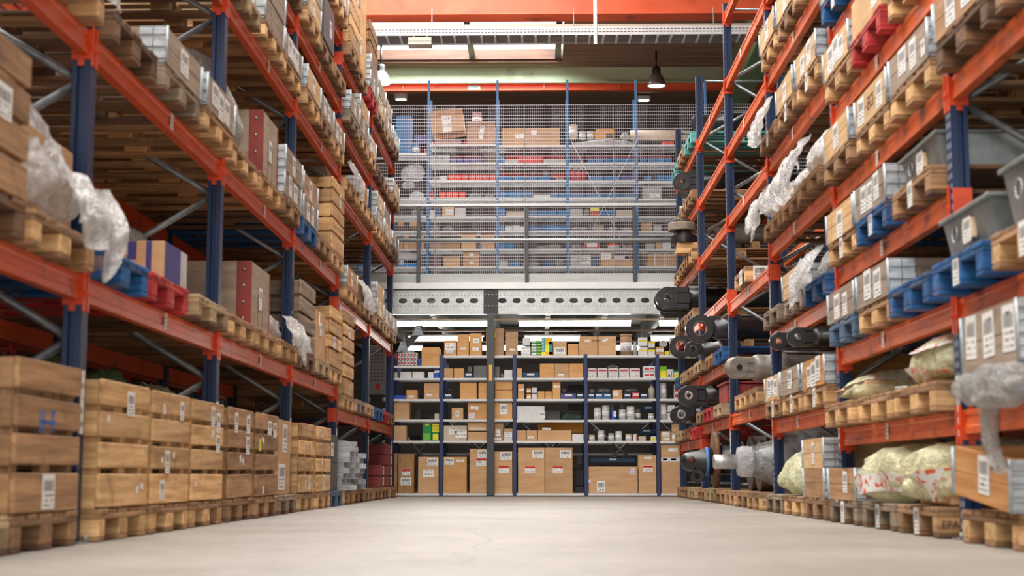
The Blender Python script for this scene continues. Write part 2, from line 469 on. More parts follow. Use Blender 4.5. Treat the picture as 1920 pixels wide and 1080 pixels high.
# green girder running along the hall above the right rack
o = thing('side_girder', 'dull green box girder running lengthways above the right rack', 'girder', (3.43, 0, 6.67))
part('box_section', MB().box(-0.18, 21.12, 0, 0.18, 25.488, 0.746, 0.01), pmat('olive_girder_paint', (122, 142, 104), (104, 124, 88), (2, 2, 2), 3, 0.5, rnd=0), o)
# cable tray hung from the orange girder
tray = thing('cable_tray', 'perforated white cable tray hanging across the hall below orange girder', 'cable tray', (0, YB - 0.6, at_y(960, 66, YB - 0.6)[1]))
trm = pmat('white_tray_steel', (226, 222, 220), (206, 204, 204), (6, 6, 6), 2, 0.45, rnd=0)
slotm = pmat('tray_slot', (86, 70, 74), None, rnd=0)
part('side_wall', MB().box(-5.9, -0.008, 0, 7.9, 0.008, 0.12), trm, tray)
mb = MB()
for k in range(150):
    for zz in (0.036, 0.076):
        mb.box(-2.9 + k * 0.05, -0.0095, zz, -2.865 + k * 0.05, -0.0085, zz + 0.012)
part('slot_pattern', mb, slotm, tray)
part('back_wall', MB().box(-5.9, 0.39, 0, 7.9, 0.406, 0.12), trm, tray)
part('tray_bottom', MB().box(-5.9, 0.009, 0.0, 7.9, 0.389, 0.006), pmat('tray_bottom_grey', (120, 114, 116), (98, 92, 96), (3, 3, 3)), tray)
part('upper_trunking', MB().box(-5.9, 0.3, 0.17, 7.9, 0.42, 0.25, 0.004), pmat('beige_trunking', (196, 176, 156), (186, 166, 146), (2, 2, 2)), tray)
for k in range(46):
    part('rung', MB().box(-2.9 + k * 0.19, 0.01, -0.014, -2.87 + k * 0.19, 0.388, -0.001), trm, tray)
for px, w in ((1116, 0.05), (808, 0.016), (1076, 0.016), (1341, 0.016)):
    X = at_y(px, 40, YB - 0.6)[0]
    wide = w > 0.03
    part('hanger', MB().box(X - w / 2, -0.02 if wide else 0.18, -0.14 if wide else 0.0, X + w / 2, -0.009 if wide else 0.2, 0.52 if wide else 0.45, 0.002), trm if wide else BRACE(), tray)
jb = thing('junction_box', 'grey junction box hanging under the cable tray', 'junction box', (at_y(788, 78, YB - 0.5)[0], YB - 0.5, at_y(960, 66, YB - 0.6)[1] - 0.128))
part('box', MB().box(-0.165, -0.1, 0, 0.165, 0.1, 0.11, 0.006), pmat('grey_plastic_box', (186, 178, 166), (176, 168, 156), (3, 3, 3), rnd=0), jb); part('lid_seam', MB().box(-0.168, -0.103, 0.05, 0.168, 0.103, 0.056), pmat('lid_grey', (150, 144, 134), None, rnd=0), jb)
def pendant(px, py, Y, desc, lit):
    X, Z = at_y(px, py, Y)
    o = thing('pendant_lamp', desc, 'lamp', (X, Y, Z), 0, 'pendant lamps')
    sh = pmat('lamp_shade_dark' if lit else 'lamp_shade_white', (112, 100, 92) if lit else (236, 234, 230), None, rough=0.35, metal=0.4 if lit else 0, rnd=0)
    part('shade', MB().lathe([(0.165, 0.0), (0.155, 0.05), (0.135, 0.12), (0.1, 0.18), (0.072, 0.215), (0.07, 0.212), (0.097, 0.176), (0.13, 0.117), (0.15, 0.047), (0.16, 0.0)], 'z', n=32, closed=True), sh, o)
    part('gear_housing', MB().lathe([(0, 0.2), (0.075, 0.2), (0.078, 0.225), (0.07, 0.24), (0.078, 0.255), (0.07, 0.27), (0.078, 0.29), (0.06, 0.33), (0, 0.33)], 'z', n=24), BLACKP(), o)
    part('bulb', MB().lathe([(0, 0.035), (0.06, 0.037), (0.12, 0.03), (0.145, 0.018), (0.12, 0.012), (0, 0.008)], 'z', n=24), pmat('lamp_glow', (255, 250, 240), None, emit=((255, 248, 236), 9.0 if lit else 3.0), rnd=0), o)
    part('stem', MB().bar((0, 0, 0.33), (0, 0, RZ - Z - 0.002 + (0.002 if lit else 0.13)), 0.018, 10), BLACKP(), o)
pendant(1231, 162, 24.6, 'dark bell shaped lamp, lit, hanging before the green girder', True)
pendant(714, 157, 24.6, 'white bell shaped lamp half hidden behind left rack', False)
for px, py, d in ((752, 184, 'small square floodlight under tie beam at white lamp'), (1207, 186, 'small square floodlight under tie beam by blue shelf post')):
    X, Z = at_y(px, py, 27.5)
    o = thing('floodlight', d, 'light', (X, 27.5, Z), 0, 'floodlights')
    part('housing', MB().box(-0.12, -0.06, -0.03, 0.12, 0.06, 0.06, 0.008), pmat('lamp_shade_white', (0, 0, 0)), o); part('lens', MB().box(-0.09, -0.064, -0.037, 0.09, 0.03, -0.0305), pmat('flood_glow', (255, 252, 246), None, emit=((255, 250, 240), 7.0), rnd=0), o)
    part('bracket', MB().box(-0.02, -0.02, 0.061, 0.02, 0.02, RZ - Z - 0.002), BLACKP(), o)
# ------------------------------------------------------------------ builders: pallets, collars, crates, boxes, wrapped loads
# a load's own +X looks out of its rack into the aisle
TOPB = ((-0.3275, 0.145), (-0.17, 0.1), (0.0, 0.145), (0.17, 0.1), (0.3275, 0.145))
RUNB = ((-0.35, 0.1), (0.0, 0.145), (0.35, 0.1))
CRX = (-0.5275, 0.0, 0.5275)
_pm = {}
def shared(key, make):
    if key not in _pm:
        _pm[key] = make()
    return _pm[key]
UNDER = {'pale': 'brown', 'brown': 'dark', 'beige': 'dark', 'grey': 'dark'}       # bottom boards: worn, and darkened further for the shade under the pallet
def pallet_full(kind):
    o = thing('wooden_pallet', '', '')
    dk = 'brown' if kind == 'pale' else kind  # pale decks turn brown, painting in the shade seen from below
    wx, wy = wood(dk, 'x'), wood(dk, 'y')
    end = wood('brown' if kind in ('blue', 'teal', 'steel_blue') and RN.random() < 0.0 else kind, 'x')
    for w in (0.145, 0.1):
        shared(('tb', kind, w), lambda: MB().box(-0.6, -w / 2, 0, 0.6, w / 2, 0.022, 0.004).mesh('deck_board', wx))
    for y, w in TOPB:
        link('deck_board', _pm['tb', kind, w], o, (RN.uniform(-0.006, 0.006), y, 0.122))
    cb = shared(('cb', kind), lambda: MB().box(-0.0725, -0.4, 0, 0.0725, 0.4, 0.022, 0.003).mesh('cross_board', wy))
    for x in CRX:
        link('cross_board', cb, o, (x, 0, 0.1))
    for y, w in RUNB:
        bl = shared(('bl', kind, w), lambda: MB().box(-0.0725, -w / 2, 0, 0.0725, w / 2, 0.078, 0.005).mesh('block', end))
        for x in CRX:
            link('block', bl, o, (x, y, 0.022))
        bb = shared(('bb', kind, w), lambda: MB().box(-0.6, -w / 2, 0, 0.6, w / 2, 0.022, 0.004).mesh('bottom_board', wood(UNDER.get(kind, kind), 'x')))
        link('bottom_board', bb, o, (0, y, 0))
    return o
def pallet_simple(kind):
    o = thing('wooden_pallet', '', '')
    def deck():
        m = MB()
        for y, w in TOPB: m.box(-0.6, y - w / 2, 0.122, 0.6, y + w / 2, 0.144)
        for x in CRX: m.box(x - 0.0725, -0.4, 0.1, x + 0.0725, 0.4, 0.122)
        return m.mesh('deck', wood('brown' if kind == 'pale' else kind, 'x'))  # pale deck browned here too, for the darkness underneath
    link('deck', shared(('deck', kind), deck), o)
    for y, w in RUNB:
        def run():
            m = MB().box(-0.6, -w / 2, 0, 0.6, w / 2, 0.022, 0, 1)
            for x in CRX: m.box(x - 0.0725, -w / 2, 0.022, x + 0.0725, w / 2, 0.1)
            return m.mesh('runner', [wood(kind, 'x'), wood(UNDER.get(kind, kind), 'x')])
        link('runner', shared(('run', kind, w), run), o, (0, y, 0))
    return o

def paper(parent, w, h, loc, face, name='paper_label', mat=None, tilt=0.0):
    """A sheet stuck on a face: face is 'x+', 'x-', 'y+' or 'y-'."""
    mat = mat or paper_mat('printed_label')
    me = shared(('paper', round(w, 3), round(h, 3), mat.name), lambda: MB().box(-w / 2, -0.0008, -h / 2, w / 2, 0.0008, h / 2).mesh('paper_label', mat))
    rz = {'y-': 0, 'x+': math.pi / 2, 'y+': math.pi, 'x-': -math.pi / 2}[face]
    e = {'y-': (0, -1), 'x+': (1, 0), 'y+': (0, 1), 'x-': (-1, 0)}[face]
    o = link(name, me, parent, (loc[0] + e[0] * 0.0015, loc[1] + e[1] * 0.0015, loc[2]), (0, 0, rz))
    if tilt: o.rotation_euler = (0, tilt, rz)
    return o

COLLARS = {'pale': ((224, 188, 138), (196, 152, 102)), 'grey': ((168, 148, 128), (138, 118, 100)), 'brown': ((188, 146, 104), (154, 112, 74)), 'orange': ((206, 150, 88), (180, 120, 64))}
def cwood(kind, axis):
    s = {'x': (1.2, 1.2, 22), 'y': (1.2, 1.2, 22)}[axis]
    c1, c2 = COLLARS[kind]
    return pmat('collar_board_%s_%s' % (kind, axis), c1, c2, (2 if axis == 'x' else 12, 2 if axis == 'y' else 12, 26), 4, 0.75, bump=0.15, rnd=0.12,
                spots=tuple(int(v * 0.62) for v in c2), spot_scale=4, spot_lo=0.62, spot_hi=0.8)
def hinge_prof(h):
    p = [(0.0, 0.0), (0.004, 0.0)]
    n = max(3, int(h / 0.05))
    for i in range(n):
        z = (i + 0.5) * h / n
        p += [(0.004, z - 0.02), (0.017, z - 0.013), (0.017, z + 0.013), (0.004, z + 0.02)]
    return p + [(0.004, h), (0.0, h)]
def collar(kind, h=0.195, zinc=True):
    def make():
        o = thing('pallet_collar', '', '')
        def prof(t):
            m = h / 2
            return [(0, 0), (t, 0), (t, m - 0.003), (t - 0.006, m), (t, m + 0.003), (t, h), (0, h), (0, m + 0.003), (0.006, m), (0, m - 0.003)]
        for s in (-1, 1):
            me = shared(('cf', kind, h), lambda: MB().prism(prof(0.02), 'y', -0.4, 0.4).mesh('end_board', cwood(kind, 'y')))
            link('end_board', me, o, (0.58 if s > 0 else -0.6, 0, 0))
            def side():
                mb = MB(); q = [(u - 0.01, w) for u, w in prof(0.02)]
                mb.prism(q, 'x', -0.579, 0.579); return mb.mesh('side_board', cwood(kind, 'x'))
            link('side_board', shared(('cs', kind, h), side), o, (0, s * 0.39, 0))
        def hinge():
            mb = MB(); pr = hinge_prof(h)
            mb.box(0.0, -0.022, 0, 0.003, 0.004, h)                                # a narrow lip on the end face
            mb.prism([(u, w) for u, w in pr], 'x', -0.066, 0.0).prism([(u, w) for u, w in pr], 'x', -0.14, -0.072)   # two leaves on the long side
            mb.bar((0.003, 0.003, 0.001), (0.003, 0.003, h - 0.001), 0.009, 8)
            return mb.mesh('corner_hinge', HINGE())
        hm = shared(('hinge', h), hinge)
        for sx, sy in ((1, 1), (-1, 1), (-1, -1), (1, -1)):
            c = link('corner_hinge', hm, o, (sx * 0.6, sy * 0.4, 0))
            c.scale = (sx, sy, 1)
        return o
    return ('collar', kind, h), make, h

def crate(kind, hs=(0.15, 0.115, 0.115, 0.115), gap=0.03, w=0.8, d=1.2):
    """Slatted wooden crate: corner posts, slats with open gaps on four sides."""
    H = sum(hs) + gap * (len(hs) - 1)
    def make():
        o = thing('slatted_crate', '', '')
        post = shared(('cp', kind, H), lambda: MB().box(-0.04, -0.03, 0, 0.04, 0.03, H - 0.01, 0.004).mesh('corner_post', wood(kind, 'z')))
        for sx in (-1, 1):
            for sy in (-1, 1):
                link('corner_post', post, o, (sx * (d / 2 - 0.064), sy * (w / 2 - 0.054), 0))
        z = 0
        for h in hs:
            fe = shared(('fs', kind, h, w), lambda: MB().box(-0.011, -w / 2, 0, 0.011, w / 2, h, 0.004).mesh('end_slat', wood(kind, 'y')))
            sd = shared(('ss', kind, h, d), lambda: MB().box(-d / 2 + 0.023, -0.011, 0, d / 2 - 0.023, 0.011, h, 0.004).mesh('side_slat', wood(kind, 'x')))
            for s in (-1, 1):
                link('end_slat', fe, o, (s * (d / 2 - 0.011), 0, z + 0.004 + RN.uniform(0.0, 0.004)), (RN.uniform(-0.008, 0.008), 0, 0))
                link('side_slat', sd, o, (0, s * (w / 2 - 0.012), z))
            z += h + gap
        mid = shared(('cmid', kind, H), lambda: MB().box(-0.02, -0.05, 0, 0.02, 0.05, H - 0.02, 0.004).mesh('middle_batten', wood(kind, 'z')))
        for s in (-1, 1): link('middle_batten', mid, o, (s * (d / 2 - 0.044), 0.03, 0))
        return o
    return ('crate', kind, hs, gap, w, d), make, H

def carton(w, d, h, mat=None, labels=(), tape=True, name='cardboard_box', bev=0.006):
    """A closed cardboard box; d along local X, w along local Y."""
    mat = mat or CARD()
    def make():
        o = thing(name, '', '')
        part('carton', MB().box(-d / 2, -w / 2, 0, d / 2, w / 2, h, bev), mat, o)
        tm = pmat('packing_tape', (190, 160, 112), None, rough=0.3, rnd=0)
        if tape:
            part('tape', MB().box(d / 2, -0.02, h * 0.72, d / 2 + 0.001, 0.02, h).box(-d / 2, -0.02, h, d / 2 + 0.001, 0.02, h + 0.001), tm, o)
        for fc, u, z, lw, lh in labels:
            paper(o, lw, lh, ((d / 2, u, z) if fc == 'x+' else (-d / 2, u, z) if fc == 'x-' else (u, w / 2, z) if fc == 'y+' else (u, -w / 2, z)), fc)
        return o
    return (name, w, d, h, mat.name, labels, tape, RN.random()), make, h

def blob(sx, sy, sz, seed, n=18, pw=3.2, crk=0.05, lean=0.0, top=0.0):
    """A rounded bundle with creases, standing on z=0; half sizes sx, sy; height sz; top narrows it upward."""
    mb = MB(); idx = {}
    hx, hy, hz = sx, sy, sz / 2
    def pt(d):
        d = Vector(d).normalized()
        k = (abs(d.x / hx) ** pw + abs(d.y / hy) ** pw + abs(d.z / hz) ** pw) ** (-1 / pw)
        p = d * k
        q = Vector((p.x * 5 + seed * 7.1, p.y * 5, p.z * 5))
        r = noise.fractal(q, 0.8, 2.1, 3)
        rg = 1 - abs(noise.noise(q * 1.9)); r2 = 1 - abs(noise.noise(Vector((q.x * 1.2 + q.z, q.y * 1.2 - q.z * 0.6, q.z * 3.2 + 9))))
        k2 = 1 + crk * (1.1 * r + 1.0 * (rg - 0.7) + 0.7 * (r2 - 0.7))
        p = Vector((p.x * k2, p.y * k2, p.z * (1 + crk * 1.4 * r)))
        t = (p.z + hz) / (2 * hz)
        f = 1 - top * max(0, t)
        p.x = p.x * f + lean * t; p.y *= f
        return (p.x, p.y, max(0.0, p.z + hz))
    for ax in range(3):
        for d in (-1, 1):
            g = []
            for i in range(n + 1):
                row = []
                for j in range(n + 1):
                    v = [0, 0, 0]; v[ax] = d
                    v[(ax + 1) % 3] = math.tan((2 * i / n - 1) * math.pi / 4); v[(ax + 2) % 3] = math.tan((2 * j / n - 1) * math.pi / 4)
                    key = tuple(round(c, 5) for c in v)
                    if key not in idx:
                        idx[key] = len(mb.v); mb.v.append(pt(v))
                    row.append(idx[key])
                g.append(row)
            for i in range(n):
                for j in range(n):
                    q = [g[i][j], g[i + 1][j], g[i + 1][j + 1], g[i][j + 1]]
                    mb.face(q if d > 0 else q[::-1], 0, True)
    mb.pt = pt
    return mb
def band(b, sz, z0, z1, seed, n=48):
    """A strip of tape round a bundle b between two heights (fractions), lying just outside its surface."""
    mb = MB()
    for i in range(n):
        a = 2 * math.pi * i / n
        for z in (z0, z1):
            wv = 0.04 * math.sin(2 * a + seed)
            e = (z + wv - 0.5) * 2
            p = Vector(b.pt((math.cos(a), math.sin(a), e * 0.9)))
            c = Vector((0, 0, p.z))
            mb.v.append(tuple(c + (p - c) * 1.055 + Vector((math.cos(a), math.sin(a), 0)) * 0.004))
    for i in range(n):
        j = (i + 1) % n
        mb.face([2 * i, 2 * j, 2 * j + 1, 2 * i + 1], 0, True)
    return mb
def tape_mat():
    m = pmat('printed_parcel_tape', (240, 238, 234), None, rough=0.35, rnd=0)
    if 'taped' not in MATS:
        nt = m.node_tree; b = nt.nodes['Principled BSDF']
        tc = nd(nt, 'ShaderNodeTexCoord'); n1 = nd(nt, 'ShaderNodeTexNoise'); n1.inputs['Scale'].default_value = 30; n1.inputs['Detail'].default_value = 0
        nt.links.new(tc.outputs['Object'], n1.inputs['Vector'])
        r = nd(nt, 'ShaderNodeValToRGB'); r.color_ramp.interpolation = 'CONSTANT'
        r.color_ramp.elements[0].color = lin((240, 238, 234)); r.color_ramp.elements[1].position = 0.6; r.color_ramp.elements[1].color = lin((232, 98, 48))
        nt.links.new(n1.outputs['Fac'], r.inputs[0]); nt.links.new(r.outputs[0], b.inputs['Base Color'])
        MATS['taped'] = m
    return m
def wrapped(sx, sy, sz, seed, film='white', alpha=0.72, inner='carton', tapes=(), crk=0.07, top=0.25, tuft=False, name='film_wrapped_load', drape=False, lean=0.0):
    def make():
        o = thing(name, '', '')
        b = blob(sx, sy, sz, seed, 26, 3.4, crk, lean, top)
        cols = {'white': (240, 238, 236), 'yellow': (250, 249, 204), 'grey': (190, 186, 180), 'green': (124, 152, 106), 'clear': (205, 205, 205), 'blue': (90, 120, 160)}
        part('film', b, film_mat('film_%s_%d' % (film, int(alpha * 100)), cols[film], alpha), o)
        if inner == 'carton':
            part('wrapped_carton', MB().box(-sx * 0.74, -sy * 0.74, 0.004, sx * 0.74, sy * 0.74, sz * 0.62, 0.01), CARD(), o)
        elif inner == 'iron':
            part('wrapped_casting', blob(sx * 0.7, sy * 0.7, sz * 0.72, seed + 3, 10, 2.4, 0.1, lean * 0.7, top), IRON(), o)
        elif inner == 'mixed':
            part('wrapped_carton', MB().box(-sx * 0.7, -sy * 0.7, 0.004, sx * 0.2, sy * 0.7, sz * 0.5, 0.01), CARD(), o)
            part('wrapped_casting', blob(sx * 0.62, sy * 0.55, sz * 0.75, seed + 3, 10, 2.4, 0.1, lean * 0.7, top), pmat('dull_orange_part', (176, 92, 52), (120, 70, 46), (6, 6, 6)), o)
        for z0, z1 in tapes:
            part('tape', band(b, sz, z0, z1, seed + z0 * 9), tape_mat(), o)
        if tuft:
            mb = MB()
            z = sz * 0.93
            mb.lathe([(0.05, -0.05), (0.022, 0.0), (0.03, 0.04), (0.07, 0.09), (0.05, 0.12)], 'z', (lean, 0, z), 12)
            mb.v = [(x + 0.02 * math.sin(9 * y + zz * 30), y + 0.02 * math.cos(11 * x + zz * 20), zz) for x, y, zz in mb.v]
            part('twisted_neck', mb, film_mat('film_%s_%d' % (film, int(alpha * 100)), cols[film], alpha), o)
        if drape:
            part('loose_film', drape_mesh(sx, sy, seed), film_mat('film_%s_%d' % (film, int(alpha * 100)), cols[film], alpha), o)
        return o
    return ('wrap', sx, sy, sz, seed, film, alpha, inner), make, sz
def drape_mesh(sx, sy, seed, drop=0.17, n=26):
    """A loose tail of film hanging over the front edge of a pallet."""
    mb = MB(); k = 10; TOPZ = 0.19 if sx > 0.2 else 0.1
    for i in range(n + 1):
        u = i / n
        for j in range(k + 1):
            t = j / k
            y = (u * 2 - 1) * sy * (0.98 - 0.12 * t) + 0.02 * math.sin(t * 5 + u * 9)
            L = drop * (0.35 + 0.9 * noise.noise(Vector((u * 4 + seed, 0, seed))) + 0.45 * math.sin(u * 3.1))
            x = (sx if sx < 0.2 else max(sx, 0.6)) + 0.1 + 0.025 * math.sin(u * 17 + seed) + 0.025 * noise.noise(Vector((u * 9, t * 4, seed)))
            z = TOPZ - t * max(0.05, L + TOPZ) + 0.02 * noise.noise(Vector((u * 7, t * 5, seed + 4)))
            mb.v.append((x - (0.1 if TOPZ > 0.15 else 0.06) * max(0, (z - 0.03) / TOPZ), y, z))
    for i in range(n):
        for j in range(k):
            a = i * (k + 1) + j
            mb.face([a, a + k + 1, a + k + 2, a + 1], 0, True)
    return mb

def steel_bin(h=0.26, d=1.1, w=0.74):
    def make():
        o = thing('steel_container', '', '')
        mb = MB(); t = 0.03
        n = len(mb.v)
        for z, s in ((0.0, 0.93), (h, 1.0), (h, 0.97), (0.02, 0.9)):
            for sx, sy in ((-1, -1), (1, -1), (1, 1), (-1, 1)):
                mb.v.append((sx * d / 2 * s, sy * w / 2 * s, z))
        for r in range(3):
            for i in range(4):
                j = (i + 1) % 4
                mb.face([r * 4 + i, r * 4 + j, r * 4 + 4 + j, r * 4 + 4 + i])
        mb.face([3, 2, 1, 0]); mb.face([12, 13, 14, 15])
        zb = pmat('dull_zinc_bin', (158, 163, 162), (126, 132, 131), (7, 7, 7), 4, 0.42, 0.6, spots=(150, 96, 60), spot_scale=7, spot_lo=0.68, spot_hi=0.8)
        part('body', mb, zb, o)
        for nm, bx in (('rim', (-d / 2 - 0.018, -w / 2 - 0.018, h - 0.012, d / 2 + 0.018, -w / 2 + 0.012, h + 0.006)), ('rim', (-d / 2 - 0.018, w / 2 - 0.012, h - 0.012, d / 2 + 0.018, w / 2 + 0.018, h + 0.006)),
                       ('rim', (d / 2 - 0.012, -w / 2 + 0.013, h - 0.012, d / 2 + 0.018, w / 2 - 0.013, h + 0.006)), ('rim', (-d / 2 - 0.018, -w / 2 + 0.013, h - 0.012, -d / 2 + 0.012, w / 2 - 0.013, h + 0.006))):
            part(nm, MB().box(*bx, 0.004), zb, o)
        for s in (-1,):
            mb = MB(); pts = [Vector((d / 2 * 0.985, s * 0.2 + 0.042 * math.cos(a), h * 0.6 + 0.04 * math.sin(a))) for a in [i * math.pi / 8 for i in range(17)]]
            for p, q in zip(pts, pts[1:]): mb.bar(p, q, 0.005, 6)
            part('ring_handle', mb, STEEL(), o)
        part('label_holder', MB().box(d / 2 * 0.96, -0.06, h * 0.3, d / 2 * 1.0, 0.1, h * 0.75, 0.003), pmat('pale_plywood', (222, 196, 160), (204, 176, 136), (4, 4, 18)), o)
        paper(o, 0.12, 0.11, (d / 2 * 1.0, 0.02, h * 0.52), 'x+')
        return o
    return ('bin', h, d, w), make, h

def transport_case(h, w=0.74, d=1.12, kind='grey'):
    """Plywood case with red painted edge rails, bolts and a lid seam."""
    def make():
        o = thing('plywood_case', '', '')
        ply = pmat('case_plywood_' + kind, (176, 156, 136) if kind == 'grey' else (214, 186, 150), (150, 130, 112) if kind == 'grey' else (192, 160, 122), (3, 3, 16), 4, 0.7, spots=(120, 98, 78), spot_scale=4, spot_lo=0.66, spot_hi=0.8)
        part('body', MB().box(-d / 2, -w / 2, 0, d / 2, w / 2, h, 0.004), ply, o)
        red = pmat('red_brown_rail', (148, 58, 50), (120, 46, 42), (8, 8, 3), 3, 0.5, spots=(176, 120, 104), spot_scale=16, spot_lo=0.66, spot_hi=0.72)
        for sx in (-1, 1):
            for sy in (-1, 1):
                mb = MB()
                mb.box(-sx * 0.1, 0, 0.001, sx * 0.003, sy * 0.004, h - 0.001).box(0, -sy * 0.022, 0.001, sx * 0.0035, 0.0, h - 0.001)
                rl = part('edge_rail', mb, red, o, (sx * d / 2, sy * w / 2, 0))
                yy = sy
                for q in range(4):
                    bo = shared('bolt', lambda: MB().lathe([(0.0, -0.004), (0.011, -0.004), (0.011, 0.003), (0.006, 0.007), (0, 0.007)], 'y', n=10).mesh('bolt', STEEL()))
                    b_ = link('bolt', bo, rl, (-sx * 0.05, 0.006 * (1 if yy > 0 else -1), h * (0.12 + 0.25 * q)), (0 if yy > 0 else math.pi, 0, 0))
        for u in (-0.09, 0.09): part('strap', MB().box(d / 2, u - 0.004, h * 0.05, d / 2 + 0.0015, u + 0.004, h * 0.55), pmat('black_strap', (40, 38, 38)), o)
        paper(o, 0.11, 0.16, (d / 2 + 0.002, 0.0, h * 0.5), 'x+')
        return o
    return ('case', h, w, d, kind), make, h

def ring_mesh(ro, ri, t, axis, n=28, bev=0.008, c=(0, 0, 0)):
    return MB().lathe([(ri, -t / 2), (ri, t / 2), (ro - bev, t / 2), (ro, t / 2 - bev), (ro, -t / 2 + bev), (ro - bev, -t / 2)], axis, c, n + 8, closed=True, smooth=False)
def cylinder_ram(r, L, ro, ri, t, fork=False, mat=None, grey=False):
    """Hydraulic cylinder lying along local X, its eye at +X; origin below the barrel's axis."""
    def make():
        o = thing('hydraulic_cylinder', '', '')
        mt = mat or BLACKP()
        z = max(r, ro)
        x0 = 0.0
        part('barrel', MB().lathe([(0, -L), (r, -L), (r, -0.32), (r * 1.12, -0.31), (r * 1.12, -0.2), (r * 0.95, -0.19), (r * 0.95, -0.04), (r * 0.8, 0.0), (0, 0.0)], 'x', (0, 0, z), 28), mt, o)
        for s in ((-1, 1) if fork else (0,)):
            cx = ro * (0.9 if ri >= ro * 0.45 else 1.5)                        # solid heads are long and blunt
            eb = ring_mesh(ro, ri, t, 'y', c=(cx, 0, 0))
            if ri < ro * 0.45:
                eb.box(-0.06, -t * 0.46, -ro * 0.97, cx, t * 0.46, -ri * 1.2, 0.01).box(-0.06, -t * 0.46, ri * 1.2, cx, t * 0.46, ro * 0.97, 0.01).box(-0.06, -t * 0.46, -ri * 1.2, cx - ri * 1.2, t * 0.46, ri * 1.2)
            else:
                eb.box(-0.08, -t * 0.46, -ri * 0.6, cx - ri * 1.05, t * 0.46, ro * 0.9, 0.01)
            e = part('fork_eye' if fork else 'end_eye', eb, mt, o, (0, s * t * 1.5, z))
            part('bushing', ring_mesh(ri * 1.06, ri * (0.55 if grey else 0.84), t * 1.06, 'y', c=(cx, 0, 0)), STEEL() if grey else IRON(), e)
        part('port_tube', MB().bar((-L * 0.8, 0, z + r * 1.15), (-0.25, 0, z + r * 1.15), 0.012, 8).box(-0.3, -0.03, z + r * 0.9, -0.22, 0.03, z + r * 1.3, 0.005), mt, o)
        return o
    return ('ram', r, L, ro, ri, t, fork, mt_name(mat)), make, 2 * max(r, ro)
def mt_name(m): return m.name if m else ''
# ------------------------------------------------------------------ the pallet racks
PITCH = 2.8
LX, RX = -2.03, 1.968             # faces of the uprights on the aisle
LY0, RY0 = 6.605, 7.055           # centre of the first upright on each side (bay 0 begins there)
HEADS = {'L': {-1: (1.185, 2.305, 3.425), 0: (1.185, 2.305, 3.425, 4.14), 1: (1.185, 2.305, 3.425, 4.14, 4.855), 2: (1.185, 2.305, 3.425, 4.14, 4.855), 3: (0.966, 2.09, 3.21, 3.93, 4.645), 4: (0.966, 2.09, 3.21, 3.93, 4.645)},
         'R': {-1: (0.6, 1.12, 2.19), 0: (0.6, 1.125, 1.65, 2.19, 2.745, 3.28), 1: (0.757, 1.5, 2.25, 2.99, 3.73, 4.47), 2: (0.915, 2.08, 2.98, 3.72, 4.45, 5.18),
               3: (0.9, 1.49, 2.21, 2.95, 3.69, 4.43), 4: (0.745, 1.49, 2.21, 2.95, 3.69, 4.43)}}
TOPS = {'L': [5.2, 5.6, 5.6, 5.6, 5.6, 5.0, 5.0], 'R': [3.4, 4.6, 5.4, 5.6, 5.28, 5.25, 5.23]}
def upright_mesh(z, perf):
    # open omega profile, aisle face on +X at x=0
    p = [(0, -0.045), (0, 0.045), (-0.03, 0.045), (-0.035, 0.026), (-0.055, 0.026), (-0.06, 0.045), (-0.082, 0.045), (-0.082, -0.045), (-0.06, -0.045), (-0.055, -0.026), (-0.035, -0.026), (-0.03, -0.045)]
    return MB().prism(p, 'z', 0.0, z)
def perf_paint(name, slot):
    m = pmat(name, (20, 46, 86), (16, 38, 72), (20, 20, 4), 3, 0.42, rnd=0.05, spots=(52, 66, 92), spot_scale=18, spot_lo=0.68, spot_hi=0.76)
    if m.get('slots'): return m
    m['slots'] = 1
    nt = m.node_tree; b = nt.nodes['Principled BSDF']
    src = b.inputs['Base Color'].links[0].from_socket
    tc = nd(nt, 'ShaderNodeTexCoord'); sp = nd(nt, 'ShaderNodeSeparateXYZ'); nt.links.new(tc.outputs['Object'], sp.inputs[0])
    def mth(op, a, bb=None):
        n = nd(nt, 'ShaderNodeMath', operation=op)
        for i, v in enumerate((a, bb)):
            if v is None: continue
            if isinstance(v, (int, float)): n.inputs[i].default_value = v
            else: nt.links.new(v, n.inputs[i])
        return n.outputs[0]
    zz = mth('LESS_THAN', mth('FRACT', mth('MULTIPLY', sp.outputs[2], 20.0)), 0.55)
    ya = mth('ABSOLUTE', sp.outputs[1])
    yy = mth('MULTIPLY', mth('GREATER_THAN', ya, 0.012), mth('LESS_THAN', ya, 0.03))
    xx = mth('GREATER_THAN', sp.outputs[0], -0.002)
    mx = nd(nt, 'ShaderNodeMixRGB'); mx.inputs[2].default_value = lin(slot)
    nt.links.new(mth('MULTIPLY', mth('MULTIPLY', zz, yy), xx), mx.inputs[0]); nt.links.new(src, mx.inputs[1]); nt.links.new(mx.outputs[0], b.inputs['Base Color'])
    return m
def beam_mesh(L):
    # front face on +X at x=0, a step along its lower third
    p = [(0, 0.0), (0, 0.034), (-0.006, 0.04), (-0.006, 0.082), (0, 0.088), (0, 0.112), (-0.048, 0.112), (-0.048, 0.0)]
    return MB().prism([(u, w) for u, w in p][::1], 'y', -L / 2, L / 2)
